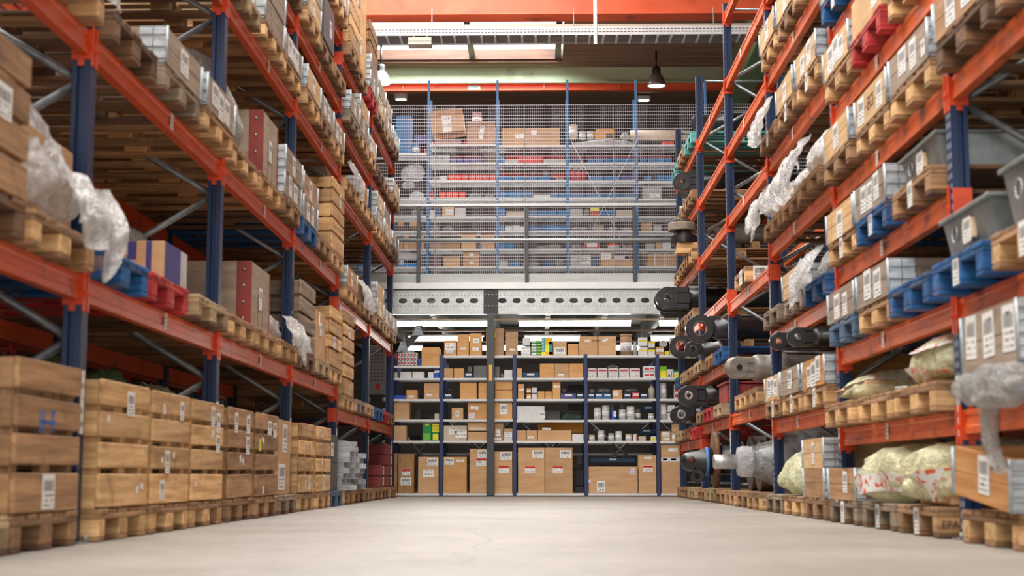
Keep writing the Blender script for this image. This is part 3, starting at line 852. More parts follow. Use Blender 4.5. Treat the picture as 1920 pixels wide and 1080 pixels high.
def rack(side, name, label, fx, y0, first, last, depth, rear=True, loaded=True, labels=True):
    sg = -1 if side == 'R' else 1                       # +1: aisle lies on +X
    o = thing(name, label, 'rack', (fx, y0, 0))
    pm = perf_paint('perforated_paint_' + ('l' if side == 'L' else 'r'), (10, 16, 30) if side == 'L' else (150, 160, 176))
    om = ORANGE()
    if side == 'R':
        om = pmat('orange_rack_paint_scuffed', (230, 108, 52), (214, 94, 44), (30, 3, 30), 3, 0.4, spots=(120, 52, 34), spot_scale=5, spot_lo=0.55, spot_hi=0.72, rnd=0.05)
    heads = HEADS[side]
    for k, i in enumerate(range(first, last + 2)):
        y = PITCH * i
        zt = TOPS[side][k]
        for rr in ((0, 1) if rear else (0,)):
            u = part('upright', upright_mesh(zt, 0), pm, o, (-sg * depth * rr, y, 0), (0, 0, (0 if sg > 0 else math.pi) + math.pi * rr))
            part('foot_plate', MB().box(-0.1, -0.065, 0, 0.035, 0.065, 0.008).bar((0.022, 0.05, 0), (0.022, 0.05, 0.035), 0.009), ZINC(), u)
        # frame bracing between front and rear uprights
        a, b = -sg * 0.09, -sg * (depth - 0.09)
        z, up = 0.33, -1
        part('frame_strut', MB().bar((a, y, 0.2), (b, y, 0.2), 0.016, 8), BRACE(), o)
        part('frame_strut', MB().bar((a, y, zt - 0.06), (b, y, zt - 0.06), 0.016, 8), BRACE(), o)
        while z + 0.65 < zt:
            p, q = ((a, y, z), (b, y, z + 0.55)) if up > 0 else ((b, y, z), (a, y, z + 0.55))
            part('diagonal_brace', MB().bar(p, q, 0.02, 8), BRACE(), o)
            z += 0.59; up = -up
    for i in range(first, last + 1):
        for h in heads.get(i, heads.get(0)):
            L = PITCH - 0.09
            for rr in ((0, 1) if rear else (0,)):
                me = shared(('beam', om.name), lambda: beam_mesh(L).mesh('beam', om))
                bm = link('beam', me, o, (-sg * (0.012 + (depth - 0.024) * rr), PITCH * (i + 0.5), h - 0.112), (0, 0, (0 if sg > 0 else math.pi) + math.pi * rr))
                if rr == 0:
                    for s in (-1, 1):
                        def conn():
                            m = MB().box(-0.05, -0.004, -0.05, 0.016, 0.004, 0.135, 0.001)
                            m.box(0.013, -0.03, -0.05, 0.018, 0.004, 0.135, 0.001).box(0.017, -0.02, 0.02, 0.026, -0.008, 0.04, 0.002)
                            return m.mesh('end_connector', pmat('orange_connector', (226, 78, 28), (206, 64, 24), (10, 10, 10), 2, 0.4, rnd=0.03))
                        cm = shared('conn', conn)
                        c = link('end_connector', cm, bm, (0, s * (L / 2 + 0.0045), 0))
                        c.scale = (1, -s, 1)
                    # sleeve wrapped round the upright below the beam's camera-side end
                    if labels:
                        paper(bm, 0.06, 0.09, (0, RN.uniform(-0.05, 0.25) * sg, 0.06), 'x+', 'bay_label', paper_mat('bay_label_paper', 4, (90, 84, 78), (226, 220, 208), False))
        # sleeves on the uprights, one at each beam level
    for k, i in enumerate(range(first, last + 2)):
        hs = set(round(h, 2) for j in (i - 1, i) if first <= j <= last for h in heads.get(j, heads.get(0)))
        hs = sorted(hs)
        for h in hs:
            if h > TOPS[side][k]: continue
            def slv():
                m = MB().box(-0.088, -0.0505, -0.14, 0.004, -0.0465, 0.0, 0.001)
                return m.mesh('beam_bracket', pmat('orange_connector', (226, 78, 28), (206, 64, 24)))
            part_ = link('beam_bracket', shared('slv', slv), o, (0, PITCH * i, h), (0, 0, 0))
            part_.scale = (sg, 1, 1)
    if labels:
        for k, i in enumerate(range(first, last + 2)):
            paper(o, 0.05, 0.28, (sg * 0.001, PITCH * i, 0.62), 'x+' if sg > 0 else 'x-', 'bay_number_plate', paper_mat('bay_plate_paper', 5, (40, 40, 44), (232, 230, 226), False))
    return o
rack_l = rack('L', 'pallet_rack', 'tall orange and blue pallet rack of slatted crates, along one side of aisle', LX, LY0, -1, 4, 1.1)
rack_r = rack('R', 'pallet_rack', 'orange and blue pallet rack facing the crates, with steel cylinders at far end', RX, RY0, -1, 4, 1.1)
HEADS['B'] = {i: (0.75, 1.25, 2.35, 3.45) for i in range(-1, 5)}
HEADS['B'][0] = HEADS['B'][-1]
def back_rack():
    TOPS['B'] = [5.0] * 7
    return rack('B', 'pallet_rack', 'dim orange pallet rack standing behind the slatted crates', LX - 1.1 - 0.35, LY0 + 0.4, -1, 4, 1.1, labels=False)
# ------------------------------------------------------------------ loads standing in the racks
FACE = {'L': -1.965, 'R': 1.905}
NUM = ['one', 'two', 'three', 'four', 'five', 'six', 'seven', 'eight', 'nine', 'ten']
SLOT = ['near slot', 'middle slot', 'far slot']
SIDE = {'L': 'crate-side rack', 'R': 'cylinder-side rack', 'B': 'rear rack'}
# words that tell the two long racks apart in every label
SIDE = {'L': 'left rack', 'R': 'right rack', 'B': 'dim rear rack'}
def level_z(side, bay, lev):
    return 0.0 if lev == 0 else HEADS[side].get(bay, HEADS[side].get(0))[lev - 1]
def slot_y(side, bay, slot):
    return (RY0 if side == 'R' else LY0) + PITCH * bay + 0.50 + 0.90 * slot
def where(side, bay, lev, slot):
    s = SLOT[int(round(slot))] if abs(slot - round(slot)) < 0.3 else 'between slots'
    return '%s, %s, bay %s, %s' % (SIDE[side], 'on floor' if lev == 0 else 'beam ' + NUM[lev - 1], NUM[bay + 1], s)
def cap(desc, place):
    w = desc.split(); p = place.replace(',', '').split()
    return ' '.join(w[:16 - len(p)]) + ', ' + place
KADJ = {'pale': 'pale', 'brown': 'brown', 'grey': 'weathered grey', 'blue': 'blue painted', 'red': 'red painted', 'dark': 'dark stained', 'steel_blue': 'faded grey-blue', 'teal': 'pale teal', 'beige': 'old beige'}
SEEN = {}
def place_thing(spec, loc, rz, label, cat, group=None, **kw):
    key, make, h = spec
    k = label.lower()
    if k in SEEN:
        SEEN[k] += 1
        label = label.replace(', ' + label.split(', ')[-1], ', ' + label.split(', ')[-1] + (' upper' if SEEN[k] == 2 else ' topmost'))
    else:
        SEEN[k] = 1
    o = inst(key, make, loc, rz, label, cat, group)
    return o, h
def pallet(side, bay, lev, slot, kind='pale', full=None, dx=0.0, dy=0.0, note=None, rz=0.0):
    z = level_z(side, bay, lev)
    y = slot_y(side, bay, slot) + dy
    sg = -1 if side == 'R' else 1
    x = FACE.get(side, LX - 1.4) - sg * 0.6 + sg * (dx + (RN.uniform(-0.015, 0.02)))
    if lev == 0: x -= sg * 0.0
    full = (y < 12.3 and side != 'B') if full is None else full
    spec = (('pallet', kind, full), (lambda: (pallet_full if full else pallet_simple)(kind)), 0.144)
    rot = (0 if sg > 0 else math.pi) + rz + RN.uniform(-0.008, 0.008)
    d = '%s %s' % (KADJ[kind], note or 'pallet')
    o, h = place_thing(spec, (x, y, z + 0.002), rot, cap(d, where(side, bay, lev, slot)), 'pallet', 'pallets in the racks')
    if side == 'R' and bay < 3 and (lev * 7 + bay * 5 + int(slot) * 3) % 3 == 0:
        paper(o, 0.09, 0.13, (0.6, 0.0, 0.072), 'x+', 'hanging_label')
    return {'s': side, 'b': bay, 'l': lev, 'sl': slot, 'x': x, 'y': y, 'z': z + 0.1465, 'r': rot, 'sg': sg, 'kind': kind}
def on(P, spec, desc, cat, group=None, dx=0.0, dy=0.0, rz=0.0, papers=(), lift=0.0):
    """Set a load on a pallet (or on what already stands there); papers stick on it: (face, u, z, w, h)."""
    x = P['x'] + P['sg'] * dx
    o, h = place_thing(spec, (x, P['y'] + dy, P['z'] + lift + 0.0005), P['r'] + rz, cap(desc, where(P['s'], P['b'], P['l'], P['sl'])), cat, group)
    for fc, u, z, w, hh in papers:
        d = 0.6005
        paper(o, w, hh, (d, u, z) if fc == 'x+' else ((u, 0.4005, z) if fc == 'y+' else (u, -0.4005, z)), fc, tilt=RN.uniform(-0.04, 0.04))
    P['z'] += h + 0.001 + lift
    return o
CG = 'pallet collars in the racks'
def rpapers(n, wide=0.5):
    """n sheets on the aisle face of a collar."""
    us = [(-wide / 2 + wide * (i + 0.5) / n) for i in range(n)]
    return [('x+', u, 0.1 + RN.uniform(-0.02, 0.02), RN.choice((0.13, 0.15, 0.17)), RN.choice((0.14, 0.155, 0.17))) for u in us]
def stack(side, bay, lev, slot, pk, cols, papers=1, desc=None, **kw):
    """A pallet with pallet collars on it: cols is a string of p (pale) g (grey) b (brown) o (orange)."""
    P = pallet(side, bay, lev, slot, pk, **kw)
    if side == 'B': return P
    for i, c in enumerate(cols):
        kind = {'p': 'pale', 'g': 'grey', 'b': 'brown', 'o': 'orange'}[c]
        n = papers if i == 0 else max(0, papers - 1)
        d = desc or '%s collar, %s' % (kind, ('%d papers' % n if n > 1 else 'one paper' if n == 1 else 'bare'))
        on(P, collar(kind), d, 'pallet collar', CG, dx=RN.uniform(-0.006, 0.006), papers=rpapers(n) if n else ())
    return P
# ---- rack with the slatted crates, seen on the left of the aisle
HS = (0.15, 0.113, 0.113, 0.113)
CRG = 'slatted crates on the floor'
# bay one (before the first upright): floor
P = pallet('L', -1, 0, 1, 'beige'); on(P, wrapped(0.56, 0.37, 0.5, 5, 'white', 0.86, crk=0.05, top=0.05), 'white film wrapped load', 'wrapped load')
P = pallet('L', -1, 0, 2, 'brown', dy=-0.07)
c = on(P, crate('brown', (0.155, 0.118, 0.118, 0.118)), 'brown crate with blue paint strokes', 'crate', CRG)
bp = pmat('blue_paint_stroke', (42, 92, 168), (60, 110, 180), (30, 30, 30), 3, 0.7)
mb = MB()
for u, t, z0, z1 in ((0.02, 0.018, 0.305, 0.412), (-0.09, 0.02, 0.3, 0.41), (-0.135, 0.016, 0.3, 0.405)): mb.box(0.5995, u - t / 2, z0 + 0.02, 0.6012, u + t / 2, z1)
mb.box(0.5995, -0.12, 0.355, 0.6012, 0.06, 0.37).box(0.5995, 0.0, 0.395, 0.6012, 0.05, 0.412)
part('paint_mark', mb, bp, c)
paper(c, 0.15, 0.14, (0.6, 0.0, 0.085), 'x+')
for side, bay, slot, kind, extra in (('L', 0, 0, 'pale', ''), ('L', 0, 1, 'pale', 'green tarp inside'), ('L', 0, 2, 'pale', ''), ('L', 1, 0, 'brown', ''), ('L', 1, 1, 'brown', 'yellow mark'),
                               ('L', 2, 0, 'pale', ''), ('L', 2, 1, 'pale', '')):
    P = pallet(side, bay, 0, slot, kind if bay != 1 else 'brown', dx=0.0 if bay else 0.01)
    zt = P['z']
    c = on(P, crate(kind, HS), '%s crate %s' % (kind, extra or 'four slats high'), 'crate', CRG)
    for q in range(3):
        paper(c, 0.03 + 0.02 * RN.random(), 0.025 + 0.03 * RN.random(), (0.6, RN.uniform(-0.33, 0.33), (0.075, 0.2365, 0.3795, 0.5225)[(q * 2 + slot + bay) % 4] + RN.uniform(-0.03, 0.03)), 'x+', 'paper_scrap', pmat('torn_paper', (232, 228, 220), None, rnd=0), RN.uniform(-0.5, 0.5))
    for u, z, w, h in {(0, 0): ((0.06, 0.49, 0.12, 0.115),), (0, 1): ((-0.2, 0.075, 0.1, 0.1), (-0.1, 0.22, 0.09, 0.12), (0.2, 0.5, 0.08, 0.1)), (0, 2): ((0.1, 0.5, 0.09, 0.12), (0.25, 0.47, 0.1, 0.12), (0.25, 0.34, 0.1, 0.11)),
                       (1, 0): ((-0.2, 0.49, 0.1, 0.13), (0.22, 0.49, 0.12, 0.12), (0.22, 0.35, 0.12, 0.12)), (1, 1): ((0.05, 0.49, 0.14, 0.1), (0.25, 0.48, 0.12, 0.11)), (2, 0): ((0.15, 0.09, 0.1, 0.12),), (2, 1): ((0.0, 0.09, 0.1, 0.14),)}.get((bay, slot), ()):
        paper(c, w, h, (0.6, u, z), 'x+')
    if extra == 'yellow mark':
        part('yellow_mark', MB().box(0.5995, -0.34, 0.32, 0.6012, -0.27, 0.405), pmat('yellow_green_paint', (206, 226, 40), None, rnd=0), c)
    if (bay, slot) in ((0, 1), (0, 2), (2, 0)):
        P['z'] = zt
        on(P, wrapped(0.5, 0.31, 0.78 if bay == 0 else 0.5, 21 + slot, 'green', 0.95, 'iron', crk=0.06, top=0.75), 'green tarpaulin covered part in crate', 'covered part', lift=0.0, dx=-0.03)
    if (bay, slot) in ((1, 0), (1, 1)):
        P['z'] = zt
        on(P, wrapped(0.5, 0.31, 0.74, 31 + slot, 'blue' if slot else 'yellow', 0.8, 'iron', crk=0.06, top=0.6), '%s film covered part in crate' % ('blue' if slot else 'yellowish'), 'covered part', dx=-0.03)
P = pallet('L', 1, 0, 2, 'grey'); on(P, carton(0.76, 1.1, 0.58, labels=(('x+', 0.1, 0.44, 0.2, 0.22), ('x+', -0.02, 0.14, 0.3, 0.2))), 'tall taped cardboard box', 'box')
P = pallet('L', 2, 0, 2, 'steel_blue')
dk = pmat('dark_woven_crate', (96, 88, 78), (62, 56, 50), (40, 40, 40), 2, 0.8)
for q in range(2):
    on(P, carton(0.74, 1.1, 0.27, dk, (('x+', 0.0, 0.13, 0.16, 0.13),) if q else (), False, 'woven_bin'), ('lower' if not q else 'upper') + ' dark woven bin', 'bin', 'woven bins on blue pallet')
# aluminium profiles
def profile(w, h, L, t=0.012):
    def make():
        o = thing('aluminium_profile', '', '')
        part('channel', MB().prism([(-w / 2, 0), (w / 2, 0), (w / 2, h), (w / 2 - t, h), (w / 2 - t, t), (-w / 2 + t, t), (-w / 2 + t, h), (-w / 2, h)], 'x', -L / 2, L / 2),
             pmat('bare_aluminium', (206, 210, 212), (176, 182, 186), (3, 30, 30), 3, 0.34, 0.6), o)
        return o
    return ('profile', w, h, L), make, h
for slot in (0, 1, 2):
    P = pallet('L', 3, 0, slot, ('pale', 'brown', 'brown')[slot])
    if slot == 2:
        on(P, wrapped(0.5, 0.36, 0.46, 41, 'grey', 0.8, 'iron', top=0.35), 'grey film wrapped heap beside the profiles', 'wrapped load'); continue
    rows = 9 if slot == 0 else 7
    z0 = P['z']
    for r in range(rows):
        for q in range(3):
            P['z'] = z0 + r * 0.056
            on(P, profile(0.2, 0.055, 1.1 + 0.05 * RN.random()), 'aluminium channel %s of stack, row %s' % (('near', 'middle', 'far')[q], NUM[r]), 'metal profile', 'aluminium channels', dy=-0.24 + 0.24 * q, dx=RN.uniform(-0.02, 0.1))
P = pallet('L', 4, 0, 0, 'brown'); on(P, wrapped(0.52, 0.37, 0.5, 43, 'grey', 0.75, 'iron', top=0.4), 'grey film bag', 'wrapped load')
P = pallet('L', 4, 0, 1, 'brown')
redb = pmat('dark_red_crate', (142, 56, 52), (112, 44, 42), (5, 5, 14), 3, 0.6)
P2 = pallet('L', 4, 0, 2, 'brown')
for pp, n in ((P2, 4), (P, 2)):
    for q in range(n):
        on(pp, carton(0.74, 1.1, 0.135, redb, (('x+', 0.2, 0.07, 0.12, 0.1),), False, 'red_crate'), 'flat red crate, layer %s' % NUM[q], 'crate', 'flat red crates', lift=0.004)
# level one
P = pallet('L', -1, 1, 1, 'dark'); c = on(P, crate('brown', (0.13, 0.12, 0.12, 0.12), 0.025), 'brown crate with one paper', 'crate'); paper(c, 0.16, 0.13, (0.6, 0.12, 0.33), 'x+')
P = pallet('L', -1, 1, 2, 'pale'); on(P, wrapped(0.6, 0.46, 0.62, 7, 'white', 0.86, 'carton', crk=0.07, top=0.42, drape=True), 'white film bundle hanging over the beam', 'wrapped load', dx=0.06, dy=0.02)
P = pallet('L', 0, 1, 0, 'blue', dy=-0.05)
paper_p = P['z']
cabm = pmat('black_cabinet', (26, 25, 25), (20, 20, 20), (6, 6, 6), 2, 0.5)
on(P, carton(0.36, 0.5, 0.56, cabm, (), False, 'black_cabinet', 0.03), 'black cabinet standing at back of blue pallet', 'cabinet', dx=-0.3, dy=-0.2) if False else None

for q in range(2):
    on(P, ('sheet%d' % q, lambda q=q: (lambda o: (part('sheet', MB().box(-0.16, -0.2, 0, 0.16, 0.2, 0.025, 0.005), pmat('white_foam_sheet', (226, 222, 216), (210, 206, 200), (4, 4, 4)), o, (0, 0, 0.0), (0.0, 0.0, 0.1)), o)[1])(thing('foam_sheet', '', '')), 0.026),
       ('white foam sheet lying on blue pallet', 'cream foam sheet lying on blue pallet')[q], 'sheet', dx=0.36, dy=(-0.1, 0.22)[q]); P['z'] = paper_p
P = pallet('L', 0, 1, 1, 'red', dy=-0.08)
whb = pmat('white_printed_carton', (206, 202, 206), (180, 160, 140), (2, 2, 2), 2, 0.6, lo=0.3, hi=0.5)
zr = P['z']; on(P, carton(0.3, 0.4, 0.5, cabm, (), False, 'black_cabinet', 0.03), 'black cabinet standing at back of red pallet', 'cabinet', dx=0.02, dy=0.22); P['z'] = zr
c = on(P, carton(0.5, 0.24, 0.2, CARD(), (), True), 'white and blue printed cardboard box', 'box', dx=0.47, dy=0.12)
vio = pmat('violet_blue_print', (66, 62, 128), None, rnd=0)
part('printed_side', MB().box(0.1213, -0.249, 0.002, 0.1223, 0.1, 0.198), vio, c); part('printed_side', MB().box(0.1213, 0.1, 0.002, 0.1223, 0.249, 0.198), whb, c)
part('printed_stripe', MB().box(0.02, -0.2512, 0.002, 0.05, -0.2502, 0.198).box(-0.08, -0.2512, 0.1, -0.03, -0.2502, 0.198), vio, c)
P = pallet('L', 0, 1, 2, 'beige', dy=-0.02)
on(P, wrapped(0.2, 0.17, 0.42, 9, 'grey', 0.99, None, crk=0.03, top=0.35), 'dark grey draped cover beside black cabinet', 'cover', dx=0.1, dy=-0.2)
P = pallet('L', 1, 1, 0, 'pale')
on(P, carton(0.5, 0.6, 0.4, cabm, (), False, 'black_machine', 0.02), 'black machine housing behind upright', 'machine', dx=-0.2, dy=-0.1)
P = pallet('L', 1, 1, 1, 'pale'); on(P, transport_case(0.46), 'plywood case, red edge rails, lower of two', 'case', dy=-0.1)
P = pallet('L', 1, 1, 2, 'pale'); on(P, wrapped(0.56, 0.36, 0.3, 11, 'white', 0.86, 'carton', crk=0.1, top=0.3, drape=True), 'crumpled clear film bundle', 'wrapped load')
P = pallet('L', 2, 1, 0, 'dark'); c = on(P, crate('grey', (0.15, 0.12, 0.12, 0.12), 0.025), 'weathered grey crate', 'crate'); paper(c, 0.13, 0.12, (0.6, 0.05, 0.08), 'x+')
P = pallet('L', 2, 1, 1, 'beige'); on(P, carton(0.74, 1.1, 0.46, CARD(), (('x+', 0.1, 0.3, 0.15, 0.12),)), 'tall cardboard box between crates', 'box')
P = pallet('L', 2, 1, 2, 'pale'); c = on(P, crate('pale', (0.15, 0.11, 0.11, 0.11), 0.03), 'pale four-slat crate', 'crate'); paper(c, 0.12, 0.11, (0.6, -0.15, 0.24), 'x+'); paper(c, 0.1, 0.1, (0.6, 0.2, 0.23), 'x+')
P = pallet('L', 3, 1, 0, 'pale', dy=-0.02); c = on(P, crate('pale', (0.16, 0.115, 0.115, 0.115, 0.115, 0.115), 0.025), 'tallest pale crate of six slats', 'crate'); paper(c, 0.12, 0.12, (0.6, 0.0, 0.66), 'x+')
pallet('L', 3, 1, 1, 'grey'); pallet('L', 3, 1, 2, 'beige')
P = pallet('L', 4, 1, 0, 'blue'); P = pallet('L', 4, 1, 1, 'red'); pallet('L', 4, 1, 2, 'brown')
# level two
P = pallet('L', -1, 2, 2, 'pale'); on(P, wrapped(0.6, 0.4, 0.5, 13, 'white', 0.86, 'carton', drape=True), 'white film load up in the corner', 'wrapped load')
stack('L', 0, 2, 0, 'dark', '', 0)
P = stack('L', 0, 2, 1, 'grey', 'g', 1)
fl = ring_mesh(0.26, 0.2, 0.03, 'z', 32)
def flange():
    o = thing('ring_flange', '', '')
    part('ring', ring_mesh(0.27, 0.19, 0.03, 'x', 36, c=(0, 0, 0.27)), RUST(), o)
    for k in range(12):
        a = k * math.pi / 6
        part('bolt_hole', MB().lathe([(0, -0.017), (0.013, -0.017), (0.013, 0.017), (0, 0.017)], 'x', (0, 0.23 * math.cos(a), 0.27 + 0.23 * math.sin(a)), 10), pmat('hole_black', (16, 14, 13), None, rnd=0), o)
    return o
P['z'] -= 0.19
on(P, ('flange', flange, 0.54), 'rusty ring flange standing in collar', 'flange', dx=0.1, dy=-0.1)
P = stack('L', 0, 2, 2, 'pale', 'g', 3)
P = pallet('L', 1, 2, 0, 'pale'); on(P, wrapped(0.58, 0.38, 0.72, 15, 'grey', 0.9, 'iron', crk=0.05, top=0.4), 'tall grey film wrapped load', 'wrapped load', dx=0.03, dy=-0.03)
P = pallet('L', 1, 2, 1, 'pale'); on(P, transport_case(0.5, 0.62), 'plywood case, red edge rails, upper of two', 'case', dy=0.14)
stack('L', 1, 2, 2, 'brown', 'gg', 2)
P = stack('L', 2, 2, 0, 'blue', 'gb', 2)
P = pallet('L', 2, 2, 1, 'brown'); on(P, wrapped(0.52, 0.34, 0.5, 17, 'clear', 0.45, 'mixed', top=0.3), 'clear film wrapped load', 'wrapped load')
P = pallet('L', 2, 2, 2, 'pale'); c = on(P, crate('pale', (0.16, 0.12, 0.12, 0.12, 0.1), 0.02), 'pale five-slat crate', 'crate'); paper(c, 0.1, 0.13, (0.6, 0.1, 0.55), 'x+')
P = stack('L', 3, 2, 0, 'pale', 'o', 1); on(P, wrapped(0.5, 0.34, 0.26, 19, 'grey', 0.7, 'iron', top=0.4), 'grey film bag on collar', 'wrapped load')
P = pallet('L', 3, 2, 1, 'pale'); on(P, wrapped(0.56, 0.36, 0.36, 23, 'white', 0.86, 'carton', crk=0.12, top=0.5, drape=True), 'white crumpled film bag', 'wrapped load')
P = pallet('L', 3, 2, 2, 'brown'); on(P, wrapped(0.5, 0.34, 0.22, 24, 'white', 0.86, 'carton', crk=0.1, top=0.4), 'small white film bag', 'wrapped load')
stack('L', 4, 2, 0, 'brown', 'pp', 1); stack('L', 4, 2, 1, 'pale', 'p', 1); stack('L', 4, 2, 2, 'brown', 'g', 1)
# level three
stack('L', 0, 3, 2, 'brown', 'g', 1)
P = pallet('L', 1, 3, 0, 'beige')
stack('L', 1, 3, 1, 'pale', 'gg', 0); stack('L', 1, 3, 2, 'pale', 'g', 3)
c = stack('L', 2, 3, 0, 'pale', 'p', 1); stack('L', 2, 3, 1, 'brown', 'g', 2)
P = stack('L', 2, 3, 2, 'pale', 'b', 2); on(P, wrapped(0.2, 0.14, 0.2, 25, 'yellow', 0.85, None, top=0.3), 'small yellow bag on collar', 'bag', dx=0.36, dy=-0.36)
P = pallet('L', 3, 3, 0, 'pale'); on(P, wrapped(0.52, 0.36, 0.36, 27, 'white', 0.86, 'carton', crk=0.1, top=0.4, drape=True), 'white film bag over timber', 'wrapped load')
P = stack('L', 3, 3, 1, 'pale', 'o', 0); P = pallet('L', 3, 3, 2, 'pale'); on(P, wrapped(0.5, 0.34, 0.3, 28, 'white', 0.86, 'carton', crk=0.1, top=0.4), 'white film heap', 'wrapped load')
stack('L', 4, 3, 0, 'pale', 'gp', 2); stack('L', 4, 3, 1, 'brown', 'pg', 1); stack('L', 4, 3, 2, 'dark', 'g', 1)
# level four
stack('L', 1, 4, 1, 'brown', 'b', 1); stack('L', 1, 4, 2, 'dark', 'g', 1)
stack('L', 2, 4, 0, 'pale', 'pg', 1)
P = pallet('L', 2, 4, 1, 'brown')
gb = pmat('dark_grey_case', (86, 84, 86), (70, 68, 70), (5, 5, 5), 2, 0.5)
on(P, carton(0.72, 1.1, 0.42, gb, (('x+', 0.1, 0.2, 0.13, 0.16),), False, 'grey_case'), 'dark grey plastic case', 'case', dx=0.06)
stack('L', 2, 4, 2, 'brown', '', 0)
stack('L', 3, 4, 0, 'grey', 'g', 1); stack('L', 3, 4, 1, 'pale', 'gp', 1); stack('L', 3, 4, 2, 'pale', 'p', 2)
P = pallet('L', 4, 4, 0, 'dark'); pallet('L', 4, 4, 1, 'brown'); stack('L', 4, 4, 2, 'brown', 'p', 1)
# level five
stack('L', 1, 5, 2, 'blue', 'g', 0); stack('L', 2, 5, 0, 'blue', 'g', 1); stack('L', 2, 5, 1, 'pale', 'p', 1); stack('L', 2, 5, 2, 'pale', 'pb', 2)
P = pallet('L', 3, 5, 0, 'brown'); c = on(P, crate('pale', (0.16, 0.12, 0.12, 0.12, 0.12, 0.12, 0.12, 0.12), 0.015), 'very tall crate of eight slats', 'crate'); paper(c, 0.12, 0.13, (0.6, 0.1, 0.6), 'x+')
P = pallet('L', 3, 5, 1, 'brown'); on(P, carton(0.78, 1.16, 1.0, pmat('plywood_panel', (222, 176, 120), (200, 150, 96), (3, 3, 12), 3, 0.7), (('x+', -0.1, 0.3, 0.1, 0.2),), False, 'plywood_box'), 'tall plain plywood box', 'box')
P = stack('L', 3, 5, 2, 'red', 'gg', 1); c = on(P, crate('brown', (0.14, 0.11, 0.11), 0.02), 'brown crate above two collars', 'crate')
stack('L', 4, 5, 0, 'brown', 'pg', 1); stack('L', 4, 5, 1, 'brown', 'gg', 1); stack('L', 4, 5, 2, 'dark', 'g', 2)
# dim rack behind: only what shows between the crates
rack_b = back_rack()
for bay in range(-1, 4):
    for lev in (1, 2, 3):
        for slot in range(3):
            if lev == 3 and bay < 1: continue
            P = pallet('B', bay, lev, slot, RN.choice(('brown', 'dark', 'beige', 'grey')), dy=0.4)
            P['s'] = 'B'
# ---- rack on the right of the aisle
def ylab(P, desc, sz, seed, tapes=((0.25, 0.4), (0.62, 0.74)), sx=0.56, sy=0.38, inner='mixed', alpha=0.62, cat='bag', **kw):
    return on(P, wrapped(sx, sy, sz, seed, 'yellow', alpha, inner, tapes, crk=kw.pop('crk', 0.08), top=kw.pop('top', 0.3), tuft=kw.pop('tuft', False), lean=kw.pop('lean', 0.0), name='yellow_film_bag'), desc, cat, **kw)
INK = pmat('branding_ink', (70, 46, 30), None, rough=0.9, rnd=0)
def stamp(P_obj, text, size, x, z, side=1, y=0.4005):
    """Characters burnt into the camera-side face of a pallet or collar of the right rack (its local +Y face)."""
    return lettering(text, size, INK, P_obj, (x, y * side, z), (math.pi / 2, 0, math.pi if side > 0 else 0), 'branded_mark')
# bay one, in front of the first upright
P = pallet('R', -1, 0, 2, 'pale', dy=-0.2, dx=0.03); c = on(P, collar('orange', 0.21), 'orange-brown collar tilted, one paper', 'pallet collar', CG, dx=0.03, papers=[('x+', 0.05, 0.12, 0.15, 0.16)])
c.rotation_euler[0] -= 0.085; c.location.z += 0.036
P = pallet('R', -1, 1, 2, 'blue', dy=-0.25)
on(P, collar('grey', 0.25), 'grey collar, three big papers', 'pallet collar', CG, papers=[('x+', 0.28, 0.14, 0.16, 0.19), ('x+', 0.0, 0.14, 0.16, 0.19), ('x+', -0.26, 0.15, 0.16, 0.19)])
fo = thing('plastic_film_sheet', 'crumpled grey plastic film hanging out over lowest beam, right rack, bay one', 'plastic film', (FACE['R'], slot_y('R', -1, 2) - 0.86, 0.55), math.pi)
fg = film_mat('film_grey_80', (200, 196, 190), 0.8, 0.18, 9.0)
part('film_bundle', blob(0.1, 0.24, 0.17, 61, 22, 2.4, 0.2, 0, 0.2), fg, fo, (0.17, 0.06, 0.0))
part('film_bundle', blob(0.06, 0.2, 0.13, 67, 20, 2.2, 0.25, 0, 0.1), fg, fo, (0.13, -0.5, 0.03))
tl = MB()
for i in range(15):
    t = i / 14
    for j in range(9):
        v = j / 8 - 0.5
        tl.v.append((0.17 + 0.03 * math.sin(v * 9 + t * 4), -0.1 - 0.07 * math.sin(t * 2.6) + v * (0.15 - 0.05 * t) + 0.16 * t * t, 0.06 - 0.3 * t + 0.012 * math.sin(v * 14)))
for i in range(14):
    for j in range(8): tl.face([i * 9 + j, i * 9 + j + 1, i * 9 + j + 10, i * 9 + j + 9], 0, True)
part('loose_tail', tl, fg, fo)
P = pallet('R', -1, 2, 2, 'blue', dx=0.06); on(P, steel_bin(0.2), 'long steel container with ring handles', 'container', 'steel containers')
P = pallet('R', -1, 2, 1, 'pale', dx=0.06); on(P, steel_bin(0.26), 'deep steel container beside pale pallet', 'container', 'steel containers')
P = stack('R', -1, 3, 2, 'dark', 'b', 2); stack('R', -1, 3, 1, 'brown', 'g', 1)
